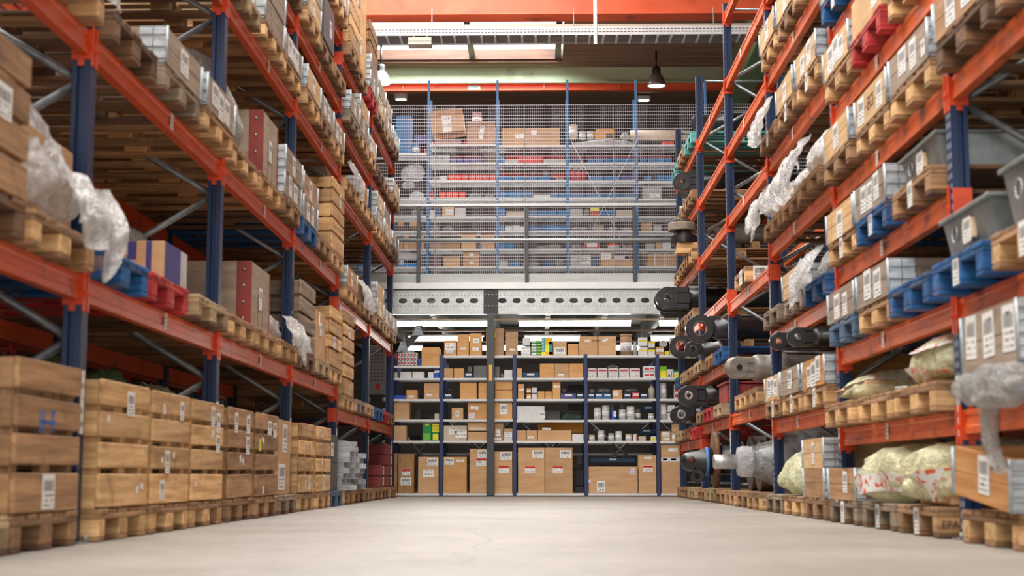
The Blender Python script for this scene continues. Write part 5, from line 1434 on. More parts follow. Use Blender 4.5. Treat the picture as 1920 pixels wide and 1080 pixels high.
US = {0: (286, 371, 404, 432, 466, 500), 1: (270, 304, 338, 371, 405, 432, 466, 499), 2: (272, 305, 338, 371, 404, 432, 466, 500), 3: (272, 305, 339, 371, 405, 432, 466, 500), 4: (272, 306, 340, 373, 406, 433, 467, 500), 5: (272, 306, 340, 373, 406, 433, 467, 500)}
upz = ze1
upper = shelving('shelving_unit', 'light blue and grey steel shelving up on the mezzanine behind wire mesh', YU, UP, 0.035, wz(150, YU), [(UP[k], UP[k + 1], US[k]) for k in range(6)], lightblue, 0.5, ze1 - 0.011, rearshift=0.2, braces=False)
xs = [(1072, 264), (1140, 388), (1205, 262), (1085, 500), (1165, 500)]
wirem = pmat('bracing_wire', (226, 224, 222), None, rnd=0)
bw = thing('bracing_wire', 'thin crossed bracing wires in front of upper shelves', 'wire', (0, YU - 0.05, 0))
for a, b in (((1072, 264), (1188, 495)), ((1200, 262), (1078, 498))):
    part('wire', MB().bar((wx(a[0], YU), 0, wz(a[1], YU)), (wx(b[0], YU), 0, wz(b[1], YU)), 0.004, 5), wirem, bw)

# ------------------------------------------------------------------ goods on the shelves: each row lists pixel edges, kind, look and label words
LNAME = {'base': 'ground shelf', 1: 'second shelf', 2: 'third shelf', 3: 'fourth shelf', 4: 'fifth shelf', 5: 'top shelf'}
ORD = ['first', 'second', 'third', 'fourth', 'fifth', 'sixth', 'seventh', 'eighth', 'ninth', 'tenth', 'eleventh', 'twelfth']
GM = {}
def gm(name, col, col2=None, **kw):
    return pmat(name, col, col2 or tuple(int(v * 0.9) for v in col), (4, 4, 4), 3, kw.pop('rough', 0.6), rnd=kw.pop('rnd', 0.06), **kw)
CM = {'c': lambda: CARD(), 'o': lambda: pmat('orange_cardboard', (214, 164, 108), (200, 148, 92), (3, 3, 14), 3, 0.85, rnd=0.06), 'd': lambda: pmat('dark_cardboard', (184, 148, 112), (164, 128, 94), (3, 3, 14), 3, 0.85, rnd=0.08),
      'w': lambda: gm('white_card', (222, 220, 220)), 'k': lambda: pmat('plywood_box', (190, 146, 98), (150, 106, 66), (12, 3, 3), 4, 0.75), 'b': lambda: gm('royal_blue_plastic', (30, 80, 190)), 'n': lambda: gm('navy_plastic', (34, 70, 106)),
      's': lambda: gm('sky_blue_plastic', (50, 116, 168)), 'v': lambda: gm('violet_plastic', (82, 86, 148)), 'r': lambda: gm('red_plastic', (196, 40, 52)), 'or': lambda: gm('orange_red_plastic', (232, 78, 56)), 'g': lambda: gm('grey_plastic', (104, 102, 100)),
      'lg': lambda: gm('light_grey_plastic', (176, 178, 174)), 'gr': lambda: gm('green_print', (20, 150, 76)), 'y': lambda: gm('yellow_print', (238, 226, 50)), 'a': lambda: gm('amber_panel', (214, 150, 30)), 'bk': lambda: gm('black_plastic', (34, 33, 35)),
      'br': lambda: gm('brown_wood_box', (112, 80, 62)), 'cr': lambda: gm('cream_paper', (226, 206, 178)), 'bl': lambda: gm('bright_blue_print', (28, 140, 220)), 'pk': lambda: gm('dull_pink_card', (170, 128, 124)), 'bg': lambda: gm('beige_card', (204, 190, 168))}
WORDS = {'c': 'brown cardboard box', 'o': 'orange-brown cardboard box', 'd': 'darker cardboard box', 'w': 'white box', 'k': 'plywood box', 'b': 'royal blue tray', 'n': 'navy storage bin', 's': 'blue storage bin', 'v': 'violet storage bin', 'r': 'red storage bin', 'or': 'orange storage bin',
         'g': 'grey plastic case', 'lg': 'light grey case', 'gr': 'green box', 'y': 'yellow box', 'a': 'amber panel', 'bk': 'black case', 'br': 'brown wooden box', 'cr': 'cream parcel', 'bl': 'bright blue box', 'pk': 'dull pink carton', 'bg': 'beige box'}
PLACE = []
def goods(Y, shelf_py, place, row, dmax=0.4, group=None):
    zs = at_y(1011, shelf_py, Y)[1]
    for n, it in enumerate(row):
        x0, y0, x1, y1, k = it[:5]
        opt = it[5] if len(it) > 5 else {}
        yo = opt.get('back', 0.03)
        Yi = Y + yo
        for p in (LP if Y < YU - 0.1 else UP):                            # keep clear of the uprights
            mg = 4.2 if Y < YU - 0.1 else 3.2
            if -1.5 < p - x1 < mg: x1 = p - mg
            if -1.5 < x0 - p < mg: x0 = p + mg
        X0, X1 = wx(x0, Yi), wx(x1, Yi)
        w, h = X1 - X0, (y1 - y0) * Yi / F_PX * 1.0
        z = zs + 0.0008 + (max(0, at_y(1011, y1, Yi)[1] - zs) if opt.get('lift') else 0)
        d = min(dmax - yo + 0.03, opt.get('d', max(0.16, min(0.42, w * 1.2))))
        desc = opt.get('t') or WORDS[k]
        label = '%s, %s, %s along' % (desc, place, ORD[min(n, 11)])
        form = opt.get('f', 'box')
        o = thing(opt.get('n') or {'box': 'cardboard_box' if k in ('c', 'o', 'd') else 'storage_bin' if k in 'nsrvb' or k == 'or' else 'carton', 'bin': 'storage_bin', 'can': 'canister', 'bot': 'bottle', 'rollx': 'roll', 'bag': 'bag', 'files': 'carton'}[form], label, {'box': 'box', 'bin': 'storage bin', 'can': 'canister', 'bot': 'bottle', 'rollx': 'roll', 'bag': 'bag', 'files': 'box'}[form], ((X0 + X1) / 2, Yi + d / 2, z), 0, group or opt.get('g') or 'goods on the shelves')
        m = CM[k]()
        if form == 'box':
            part('carton', MB().box(-w / 2 + 0.002, -d / 2, 0, w / 2 - 0.002, d / 2, h, 0.004), m, o)
            if k in ('c', 'o', 'd') and w > 0.2 and not opt.get('open'):
                part('flap_seam', MB().box(-w / 2 + 0.006, -0.003, h, w / 2 - 0.006, 0.003, h + 0.001), gm('seam_shadowless_brown', (150, 108, 68)), o)
                if opt.get('tape'):
                    part('yellow_tape', MB().box(-w / 2 + 0.002, -d / 2 - 0.001, h * 0.42, w / 2 - 0.002, -d / 2 - 0.0002, h * 0.5), gm('old_yellow_tape', (214, 178, 90)), o)
        elif form == 'bin':
            mb = MB(); st = len(mb.v)
            for zz, yy in ((0, 0.0), (h, 0.0)):
                pass
            t = 0.006
            mb.prism([(-d / 2 + h * 0.12, 0), (d / 2, 0), (d / 2, h), (d / 2 - t, h), (d / 2 - t, t), (-d / 2 + h * 0.14, t), (-d / 2 + 0.012, h * 0.62), (-d / 2, h * 0.62)], 'x', -w / 2 + 0.003 + t, w / 2 - 0.003 - t)
            side = [(-d / 2 + h * 0.12, 0), (d / 2, 0), (d / 2, h), (-d / 2 + 0.04, h), (-d / 2, h * 0.62)]
            mb.prism(side, 'x', -w / 2 + 0.003, -w / 2 + 0.003 + t).prism(side, 'x', w / 2 - 0.003 - t, w / 2 - 0.003)
            part('bin_shell', mb, m, o)
            part('bin_front', MB().box(-w / 2 + 0.003, -d / 2 - 0.003, h * 0.1, w / 2 - 0.003, -d / 2 + 0.012, h * 0.9, 0.003), m, o)
            if Y < YU - 0.1: paper(o, min(0.1, w * 0.7), h * 0.3, (0, -d / 2 - 0.003, h * 0.62), 'y-', 'bin_label', paper_mat('ticket_paper', 2, (120, 120, 120), (240, 240, 240), False))
            d = d
        elif form in ('can', 'bot'):
            r = w / 2 * 0.97
            if form == 'can':
                part('canister_body', MB().lathe([(0, 0), (r, 0), (r, h * 0.86), (r * 0.97, h * 0.88)], 'z', n=22), m, o)
                part('lid', MB().lathe([(r * 0.9, h * 0.88), (r * 1.0, h * 0.885), (r * 1.0, h * 0.98), (r * 0.95, h), (0, h)], 'z', n=22), m, o)
                nm = opt.get('print')
                part('print_band', MB().lathe([(r * 1.003, h * 0.2), (r * 1.006, h * 0.2), (r * 1.006, h * 0.6), (r * 1.003, h * 0.6)], 'z', n=22, closed=True), paper_mat('canister_print', 5, (190, 60, 60) if nm == 'r' else (110, 116, 140), (232, 232, 230), False), o)
            else:
                part('bottle_body', MB().lathe([(0, 0), (r, 0), (r, h * 0.72), (r * 0.5, h * 0.84), (r * 0.36, h * 0.88)], 'z', n=20), m, o)
                part('cap', MB().lathe([(r * 0.42, h * 0.87), (r * 0.42, h), (0, h)], 'z', n=16), gm(*opt.get('cap', ('white_card', (222, 220, 220)))), o)
        elif form == 'rollx':
            r = h / 2
            part('roll', MB().lathe([(0, -w / 2), (r, -w / 2), (r, w / 2), (0, w / 2)], 'x', (0, 0, r), 20), m, o)
            part('core', MB().lathe([(0, -w / 2 - 0.002), (r * 0.5, -w / 2 - 0.002), (r * 0.5, -w / 2 - 0.0004), (0, -w / 2 - 0.0004)], 'x', (0, 0, r), 16), gm('core_brown', (150, 116, 84)), o)
        elif form == 'bag':
            part('film', blob(w / 2, d / 2, h, n + x0, 10, 2.6, 0.16, 0, 0.25), film_mat('film_%s_80' % k, {'lg': (196, 194, 190), 'gr': (70, 100, 88), 'w': (224, 222, 224), 'g': (120, 118, 116)}.get(k, (200, 200, 200)), 0.8), o)
        elif form == 'files':
            cnt = max(2, int(w / 0.09))
            for q in range(cnt):
                ww = w / cnt
                part('upright_file', MB().box(-w / 2 + q * ww + 0.001, -d / 2, 0, -w / 2 + (q + 1) * ww - 0.001, d / 2, h * (0.85 + 0.15 * ((q * 7 + n) % 3) / 2), 0.002), m, o)
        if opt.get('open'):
            part('inside', MB().box(-w / 2 + 0.012, -d / 2 + 0.01, h, w / 2 - 0.012, d / 2 - 0.01, h + 0.001), gm('box_inside_shade', (74, 58, 46)), o)  # flat dark sheet on the solid carton, painted as its shaded inside
            for nm, bx, rt in (('front_flap', (-w / 2 + 0.004, -0.1, 0, w / 2 - 0.004, 0, 0.004), (-0.75, 0, 0)), ('rear_flap', (-w / 2 + 0.004, 0, 0, w / 2 - 0.004, 0.1, 0.004), (1.1, 0, 0))):
                part(nm, MB().box(*bx), m, o, (0, -d / 2 + 0.006 if nm == 'front_flap' else d / 2 - 0.006, h + 0.004), rt)
            if opt['open'] == 2:
                o.rotation_euler = (0, -0.1, 0); o.location.z += 0.05 * w
        for lb in opt.get('L', ()):                                     # sheets: centre u, centre v (0..1 of the face), width, height, kind
            u, v, lw, lh = lb[:4]
            kd = lb[4] if len(lb) > 4 else 'p'
            mt = {'p': None, 'r': paper_mat('red_headed_label', 4, (60, 60, 62), (240, 238, 236), False), 's': paper_mat('plain_slip', 2, (120, 120, 120), (240, 238, 234), False), 'v': paper_mat('violet_label', 3, (60, 50, 120), (226, 222, 232), False)}[kd]
            po = paper(o, lw, lh, (-w / 2 + u * w, -d / 2, v * h), 'y-', 'paper_label', mt, tilt=lb[5] if len(lb) > 5 else 0)
            if kd == 'r':
                part('red_header', MB().box(-lw / 2, -0.0024, lh * 0.22, lw / 2, -0.001, lh / 2), gm('label_red', (222, 34, 44)), po)
        for tx in opt.get('T', ()):                                     # printed words: text, size, centre u, v, colour, rotation
            txt, sz, u, v, cc = tx[:5]
            lettering(txt, sz, gm('ink_%d_%d_%d' % cc, cc), o, (-w / 2 + u * w, -d / 2 - 0.0015, v * h), (math.pi / 2, tx[5] if len(tx) > 5 else 0, 0), 'printed_text', tx[6] if len(tx) > 6 else 1.0)
        for pn in opt.get('P', ()):                                     # printed colour panels: u0, v0, u1, v1, colour
            u0, v0, u1, v1, cc = pn
            part('printed_panel', MB().box(-w / 2 + u0 * w, -d / 2 - 0.0012, v0 * h, -w / 2 + u1 * w, -d / 2 - 0.0003, v1 * h), gm('print_%d_%d_%d' % cc, cc), o)
def low_row(b, s, row, Y=None):
    py = LBAYS[b - 1][2][{5: 0, 4: 1, 3: 2, 2: 3, 1: 4, 'base': 5}[s]]
    goods(YL + 0.02, py, '%s, lower shelving bay %s' % (LNAME[s], NUM[b - 1]), row)
def up_row(b, s, row):
    goods(YU, US[b][s], 'shelf %s, upper shelving bay %s' % (NUM[s], NUM[b]), row)
RED = (206, 40, 50)

# steel cabinet with rollers at the end of the left rack
cab = thing('roller_cabinet', 'tall grey and black steel cabinet with rollers, beyond end of left rack', 'cabinet', (-2.26, 21.08, 0))
gp = pmat('grey_cabinet_panel', (150, 148, 152), (134, 132, 136), (3, 3, 3), 2, 0.5, rnd=0)
part('body', MB().box(-0.14, -0.1, 0, 0.1, 0.12, 1.42, 0.006), BLACKP(), cab)
part('upper_panel', MB().box(-0.14, -0.1, 1.421, 0.1, 0.12, 2.12, 0.006), gp, cab)
mb = MB()
for r in range(9):
    for c in range(4): mb.box(-0.11 + c * 0.05, -0.1012, 1.62 + r * 0.05, -0.08 + c * 0.05, -0.1002, 1.632 + r * 0.05)
part('slot_pattern', mb, pmat('dark_vent_slot', (70, 68, 72), None, rnd=0), cab)
part('red_tag', MB().box(-0.03, -0.1022, 1.5, 0.02, -0.1004, 1.58), gm('label_red', (222, 34, 44)), cab)
for sx in (-0.135, 0.095):
    for k in range(5):
        part('roller', MB().lathe([(0, -0.03), (0.03, -0.03), (0.034, 0), (0.03, 0.03), (0, 0.03)], 'x', (sx, -0.132, 0.75 + 0.15 * k), 14), gm('pale_roller', (196, 190, 182)), cab)
# ---- lower shelving
low_row(1, 'base', [(740, 850, 747, 924, 'd', {'back': 0.12}), (748, 851, 778, 923, 'k', {'t': 'streaked plywood box, red headed label', 'L': ((0.5, 0.53, 0.12, 0.09, 'r'), (0.5, 0.48 - 0.18, 0.15, 0.11))}),
    (785, 857, 827, 924, 'c', {'t': 'tall cardboard box, two white papers', 'L': ((0.7, 0.86, 0.15, 0.11), (0.5, 0.55, 0.15, 0.11, 's'))})])
low_row(1, 1, [(738, 797, 763, 825, 'c', {'tape': 1}), (793, 793, 810, 825, 'gr', {'t': 'plain green filter box', 'P': ((0.3, 0.86, 0.7, 0.98, (238, 226, 50)), (0.1, 0.05, 0.8, 0.42, (120, 190, 60)))}),
    (811, 794, 827, 825, 'gr', {'t': 'green and yellow filter box', 'P': ((0.0, 0.52, 1, 1, (238, 226, 50)), (0.1, 0.06, 0.9, 0.4, (238, 226, 50))), 'T': (('MANN', 0.045, 0.5, 0.85, (16, 120, 60)), ('FILTER', 0.038, 0.5, 0.65, (16, 120, 60)))})])
low_row(1, 2, [(738, 753, 768, 786, 'c'), (776, 762, 790, 785, 'g', {'back': 0.25, 'f': 'bag', 't': 'grey bag at back'}), (815, 775, 827, 786, 'bg', {'t': 'small pinkish white box'})])
low_row(1, 3, [(738, 740, 762, 747, 'b', {'t': 'flat royal blue tray'}), (743, 730, 760, 739, 'g', {'back': 0.16, 'f': 'bag', 't': 'dark goods in blue tray'}), (762, 730, 783, 747, 'o', {'L': ((0.45, 0.3, 0.08, 0.03, 's'),)}), (795, 717, 827, 747, 'c', {'tape': 1, 'L': ((0.35, 0.25, 0.08, 0.035, 's', 0.15),)})])
low_row(1, 4, [(738, 697, 745, 708, 'bg'), (750, 696, 772, 708, 'w'), (773, 696, 795, 708, 'w', {'t': 'wide white box'}), (802, 697, 813, 708, 'w', {'t': 'small white box'}), (814, 691, 826, 708, 'b', {'f': 'box', 't': 'royal blue box, tilted label', 'n': 'carton', 'L': ((0.5, 0.7, 0.07, 0.03, 's', -0.15),)})])
r = []
for q in range(3):
    for c in range(6):
        r.append((746 + 6 * c, 661 + 8 * q, 751.6 + 6 * c, 668.6 + 8 * q, 'w', {'lift': 1, 't': '%s small white and red spare box, %s' % (('upper', 'middle', 'lower')[q], ORD[c]), 'd': 0.2, 'g': 'small white and red boxes', 'P': ((0.15, 0.25, 0.75, 0.75, (190, 60, 66)),)}))
low_row(1, 5, r)
low_row(1, 5, [(740, 664, 745, 672, 'r', {'lift': 1, 't': 'small red box'}), (748, 653, 776, 661, 'bg', {'f': 'bag', 'lift': 1, 'back': 0.2, 't': 'pale film heap over small boxes'}), (784, 670, 789, 685, 'b', {'t': 'narrow blue box', 'back': 0.1}), (790, 650, 826, 685, 'o', {'t': 'square orange-brown cardboard box'})])
low_row(2, 'base', [(832, 857, 876, 924, 'o', {'t': 'orange-brown box, red square label', 'L': ((0.25, 0.88, 0.13, 0.1), (0.72, 0.9, 0.1, 0.035, 's')), 'P': ((0.13, 0.845, 0.2, 0.885, (222, 34, 44)),)}), (881, 842, 913, 924, 'c', {'t': 'tall box beside column, red headed label', 'L': ((0.75, 0.88, 0.13, 0.11), (0.68, 0.7, 0.14, 0.1, 'r'))}),
    (927, 847, 961, 924, 'c', {'t': 'tall box past column, red headed label', 'L': ((0.65, 0.89, 0.16, 0.11), (0.52, 0.57, 0.14, 0.1, 'r'))})])
low_row(2, 1, [(832, 797, 876, 825, 'bg', {'t': 'stained whitish box, two papers', 'L': ((0.4, 0.62, 0.11, 0.09, 's'), (0.75, 0.42, 0.16, 0.1, 's'))}), (877, 809, 913, 825, 'c', {'t': 'lower flat box, torn paper strip'}), (877, 791, 913, 808, 'c', {'lift': 1, 't': 'upper flat box with torn paper strip', 'P': ((0.1, 0.08, 0.98, 0.36, (224, 206, 186)),)}), (927, 794, 944, 826, 'd', {'t': 'tall brown box, cream label', 'L': ((0.4, 0.45, 0.07, 0.1, 's'), (0.35, 0.12, 0.1, 0.03, 's'))}), (945, 804, 962, 826, 'w', {'t': 'white printed box', 'P': ((0, 0.72, 1, 1, (190, 150, 110)),), 'L': ((0.5, 0.5, 0.11, 0.06, 's'),)})])
low_row(2, 2, [(847, 764, 869, 786, 'c', {'L': ((0.5, 0.45, 0.05, 0.08),)}), (877, 755, 913, 786, 'o', {'t': 'orange-brown box with violet label', 'L': ((0.35, 0.7, 0.11, 0.05, 's', 0.12), (0.22, 0.24, 0.08, 0.08, 'v'))}), (927, 755, 961, 786, 'o', {'t': 'orange-brown box, tall bar-code paper', 'L': ((0.52, 0.62, 0.1, 0.15),)})])
low_row(2, 3, [(833, 736, 848, 747, 'n', {'f': 'bin'}), (836, 722, 850, 736, 'g', {'f': 'bag', 'lift': 1, 'back': 0.12, 't': 'grey bagged part above bin'}), (862, 716, 894, 747, 'o', {'t': 'wide cardboard box'}), (897, 716, 913, 747, 'o', {'t': 'narrow cardboard box at column'}), (928, 731, 961, 747.5, 'o', {'t': 'lower flat cardboard box'}), (928, 716, 961, 731, 'o', {'lift': 1, 't': 'upper flat cardboard box'})])
low_row(2, 4, [(832, 690, 850, 708, 'c'), (851, 690, 870, 708, 'o'), (871, 697, 886, 708, 'n', {'f': 'bin'}), (876, 686, 884, 697, 'w', {'f': 'bag', 'back': 0.2, 'lift': 1, 't': 'white film over bin'}), (888, 685, 913, 708, 'g', {'t': 'dark grey case at column'}), (927, 687, 937, 708, 'g', {'t': 'dark grey case past column'}), (939, 698, 944, 708, 'lg', {'f': 'bag', 't': 'pale small bag'}), (945, 693, 961, 708, 'w', {'L': ((0.5, 0.72, 0.06, 0.025, 's'),)})])
low_row(2, 5, [(827, 637, 856, 666, 'o', {'t': 'cardboard box, big white paper', 'L': ((0.5, 0.6, 0.15, 0.1, 's'), (0.45, 0.26, 0.1, 0.05, 's'))}), (857, 626, 879, 666, 'o', {'t': 'tall cardboard box, one slip', 'L': ((0.5, 0.33, 0.07, 0.03, 's'),)}), (880, 622, 903, 664, 'o', {'t': 'tall cardboard box, two slips', 'L': ((0.55, 0.68, 0.09, 0.07, 's'), (0.5, 0.3, 0.09, 0.05, 's'))}),
    (911, 612, 944, 664, 'd', {'t': 'tallest olive-brown box behind column', 'back': 0.08, 'P': ((0.5, 0.66, 0.56, 0.85, (226, 206, 50)), (0.5, 0.6, 0.54, 0.66, (40, 140, 80)))}), (948, 621, 971, 666, 'd', {'t': 'tall brown box at upright', 'L': ((0.55, 0.25, 0.08, 0.03, 's'),)})])
low_row(3, 'base', [(971, 840, 1021, 924, 'c', {'t': 'huge cardboard box, red headed label', 'L': ((0.75, 0.86, 0.16, 0.11), (0.45, 0.52, 0.14, 0.09, 'r'))}), (1021.5, 840, 1073, 924, 'c', {'t': 'huge cardboard box, open top, red headed label', 'L': ((0.74, 0.86, 0.16, 0.11), (0.46, 0.52, 0.14, 0.09, 'r'))}),
    (1076, 912, 1094, 924, 'bk', {'back': 0.2, 't': 'black machine part lowest'}), (1077, 880, 1093, 911, 'bk', {'back': 0.3, 'lift': 1, 't': 'black bracketed part'}), (1078, 855, 1092, 872, 'g', {'back': 0.2, 'f': 'bag', 'lift': 1, 't': 'grey pump casting'})])
low_row(3, 1, [(967, 807, 986, 826, 'c', {'t': 'low cardboard box'}), (987, 807, 1007, 826, 'c', {'t': 'low cardboard box, slip', 'L': ((0.4, 0.33, 0.08, 0.03, 's'),)}), (1008, 807, 1071, 826, 'c', {'t': 'long low cardboard box'}), (1008, 793, 1096, 812, 'a', {'back': 0.25, 'd': 0.06, 't': 'amber translucent panel behind boxes', 'lift': 1}), (1072, 813, 1095, 826, 'w', {'L': ((0.25, 0.5, 0.08, 0.03, 's'),)}), (1016, 802, 1033, 807, 'w', {'lift': 1, 't': 'small white paper tray', 'back': 0.05})])
low_row(3, 2, [(967, 761, 1021, 787, 'w', {'t': 'long white carton, bar code', 'L': ((0.92, 0.35, 0.08, 0.09),)}), (1052, 773, 1095, 786, 'gr', {'f': 'bag', 't': 'dark green bagged hoses'}), (1022, 768, 1050, 786, 'g', {'back': 0.3, 't': 'dark grey tray'}), (1064, 757, 1095, 769, 'bk', {'back': 0.3, 'lift': 1, 't': 'black panel at back'})])
low_row(3, 3, [(971, 719, 983, 747, 'o', {'t': 'upright narrow box', 'L': ((0.6, 0.62, 0.07, 0.03, 's'),)}), (987, 738, 996, 747, 'o', {'L': ((0.5, 0.4, 0.05, 0.03, 's'),), 't': 'lower small box'}), (987, 728, 996, 737, 'o', {'lift': 1, 't': 'upper small box', 'L': ((0.5, 0.4, 0.05, 0.03, 's'),)}), (997, 737.5, 1007, 747, 'w', {'t': 'lower small white box'}), (997, 727, 1007, 737, 'w', {'lift': 1, 't': 'upper small white box'}), (1008, 733, 1021, 747, 'o', {'t': 'open box of dark parts'}), (1022, 733, 1035, 747, 'o', {'t': 'second open box of dark parts'}),
    (1036, 715, 1051, 747, 'o', {'t': 'tall narrow box, red rim', 'P': ((0, 0.96, 1, 1, RED),), 'L': ((0.5, 0.72, 0.08, 0.03, 's'),)}), (1051.5, 736, 1080, 747, 'v', {'f': 'bin'}), (1081, 736, 1095, 747, 'n', {'f': 'bin'}), (1053, 728, 1062, 736, 'w', {'lift': 1, 'back': 0.2, 't': 'white parts in violet bin', 'f': 'bag'}), (1065, 722, 1094, 736, 'bk', {'lift': 1, 'back': 0.32, 't': 'black box at back'})])
low_row(3, 4, [(969, 690, 979, 708, 'o'), (980, 697, 1010, 708, 'n', {'f': 'bin', 't': 'wide navy bin'}), (1012, 681, 1039, 708, 'o', {'t': 'cardboard box'}), (1039.5, 681, 1067, 708, 'c', {'t': 'cardboard box, low slip', 'L': ((0.45, 0.2, 0.08, 0.035, 's'),)}), (1067.5, 681, 1096, 708, 'o', {'t': 'cardboard box, faint stamp'})])
r = [(977, 649, 995, 666, 'w', {'t': 'white box, address paper', 'L': ((0.5, 0.55, 0.13, 0.07, 's'),)}), (980, 633, 994, 648, 'w', {'lift': 1, 't': 'white box on top of another'})]
for q in range(5):
    r.append((996, 638 + 5.6 * q, 1014, 643.4 + 5.6 * q, 'gr', {'lift': 1, 't': '%s green and white flat box' % ('topmost', 'second', 'third', 'fourth', 'lowest')[q], 'g': 'flat green boxes', 'P': ((0.02, 0.15, 0.55, 0.85, (232, 232, 226)), (0.7, 0.3, 1.0, 0.7, (226, 226, 60)))}))
r += [(1015, 631, 1036, 666, 'y', {'t': 'teal and yellow printed box', 'P': ((0.0, 0.2, 0.36, 1, (20, 150, 168)), (0.7, 0.05, 1.0, 0.75, (20, 150, 168)), (0.36, 0.0, 1.0, 0.2, (246, 190, 24)), (0.36, 0.6, 0.95, 1.0, (246, 190, 24))), 'T': (('QUARTZ', 0.05, 0.16, 0.6, (210, 236, 240), -math.pi / 2),)}), (1037, 640, 1063, 666, 'c', {'t': 'cardboard box, large white paper', 'L': ((0.5, 0.33, 0.15, 0.1),)}), (1065, 644, 1085, 666, 'o', {'t': 'small square orange-brown box'})]
low_row(3, 5, r)
low_row(4, 5, [(1087, 629, 1121, 665, 'c', {'t': 'large box, arrow marks, slip', 'T': (('↑↑', 0.06, 0.84, 0.75, (60, 44, 34)),), 'L': ((0.45, 0.77, 0.08, 0.03, 's', -0.1),)}), (1122, 629, 1156, 665, 'c', {'t': 'large box, arrow marks, slanted slip', 'T': (('↑↑', 0.06, 0.14, 0.75, (60, 44, 34)),), 'L': ((0.38, 0.8, 0.08, 0.035, 's', -0.35),)}), (1164, 624, 1186, 665, 'd', {'f': 'can', 't': 'tall glassy brown cylinder'}), (1187, 640, 1196, 665, 'lg', {'f': 'bot', 't': 'bagged grey bottle'}),
    (1198, 650, 1215, 665, 'w', {'t': 'lower white box, yellow stripe', 'P': ((0, 0.55, 1, 0.72, (230, 214, 60)),)}), (1198, 633, 1215, 649, 'w', {'lift': 1, 't': 'upper white box, yellow stripe', 'P': ((0, 0.55, 1, 0.72, (230, 214, 60)),)}), (1216, 654, 1229, 665, 'w', {'t': 'lower small yellow topped box', 'P': ((0, 0.7, 1, 1, (236, 214, 40)),)}), (1216, 641, 1229, 652, 'w', {'lift': 1, 't': 'upper small yellow topped box', 'P': ((0, 0.7, 1, 1, (236, 214, 40)),)})])
low_row(5, 5, [(1230.5, 650, 1246, 666, 'c', {'L': ((0.5, 0.6, 0.1, 0.04, 's'),)}), (1247, 658, 1255, 666, 'y', {'t': 'small yellow box'}), (1257, 632, 1273, 666, 'bg', {'t': 'tall pale box'}), (1236, 637, 1252, 650, 'bk', {'f': 'bag', 'lift': 1, 'back': 0.2, 't': 'black bagged part'})])
r = []
for q in range(5):
    r.append((1100 + 20.3 * q, 690, 1119 + 20.3 * q, 708, 'w', {'t': 'white box, red oval print, %s' % ORD[q], 'g': 'white boxes with red oval print', 'P': ((0.1, 0.7, 0.9, 0.86, RED), (0.5, 0.1, 0.75, 0.3, (206, 196, 172)), (0.15, 0.12, 0.4, 0.16, (120, 110, 110)))}))
r += [(1206, 697.5, 1230, 708, 'w', {'t': 'lower white box, red lettering', 'P': ((0.12, 0.35, 0.5, 0.62, RED), (0.56, 0.4, 0.9, 0.66, RED))}), (1206, 687, 1230, 697, 'w', {'lift': 1, 't': 'upper white box, red lettering', 'P': ((0.12, 0.35, 0.5, 0.62, RED), (0.56, 0.4, 0.9, 0.66, RED))})]
low_row(4, 4, r)
low_row(4, 4, [(1140, 684, 1160, 692, 'bk', {'f': 'bag', 'lift': 1, 'back': 0.28, 't': 'black bagged part behind white boxes'}), (1184, 682, 1200, 700, 'bk', {'f': 'bag', 'back': 0.28, 't': 'round black part behind white boxes'})])
low_row(4, 3, [(1101, 736, 1115, 747, 'n', {'f': 'bin'}), (1116, 736, 1130, 747, 's', {'f': 'bin'}), (1131, 736, 1146, 747, 's', {'f': 'bin', 't': 'blue storage bin beside torn box'}), (1148, 730, 1167, 747, 'o', {'t': 'torn cardboard box, white flap', 'P': ((0.05, 0.3, 0.62, 0.85, (226, 222, 216)),)}), (1169, 736, 1183, 747, 'n', {'f': 'bin', 't': 'navy bin beside red bin'}), (1184, 734, 1199, 747, 'r', {'f': 'bin'}), (1200, 736, 1214, 747, 'n', {'f': 'bin', 't': 'navy bin beside bottle'}), (1216, 720, 1228, 747, 'bg', {'f': 'bot', 't': 'pale bottle, tan cap', 'cap': ('tan_cap', (206, 160, 120))}),
    (1104, 729, 1116, 737, 'lg', {'f': 'bag', 'lift': 1, 'back': 0.12, 't': 'film bag in first bin'}), (1120, 728, 1146, 737, 'lg', {'f': 'bag', 'lift': 1, 'back': 0.12, 't': 'wide film bag in bins'}), (1170, 728, 1198, 736, 'lg', {'f': 'bag', 'lift': 1, 'back': 0.14, 't': 'film bag behind red bin'})])
low_row(4, 2, [(1113, 764, 1127, 787, 'w', {'f': 'can', 't': 'white canister'}), (1128.5, 760, 1143, 787, 'w', {'f': 'can', 't': 'tall white canister'}), (1146, 770, 1155, 787, 'b', {'f': 'box', 'n': 'carton', 't': 'violet-blue box', 'L': ((0.7, 0.65, 0.04, 0.08, 's'),)}), (1160, 768, 1173, 787, 'w', {'f': 'can', 'print': 'r', 't': 'white canister, red mark'}), (1174.5, 762, 1190, 787, 'w', {'f': 'can', 't': 'large white canister, blue print'}), (1191, 766, 1201, 787, 'g', {'f': 'can', 'back': 0.08, 't': 'grey canister'}), (1215, 775, 1226, 787, 'bg', {'f': 'can', 't': 'small cream canister'}), (1140, 757, 1152, 770, 'lg', {'f': 'bag', 'lift': 1, 'back': 0.25, 't': 'film bag above canisters'}), (1162, 756, 1172, 767, 'lg', {'f': 'bag', 'lift': 1, 'back': 0.25, 't': 'second film bag above canisters'}),
    (1201, 760, 1228, 772, 'n', {'f': 'bin', 'lift': 1, 'back': 0.3, 't': 'dim navy bin at back'})])
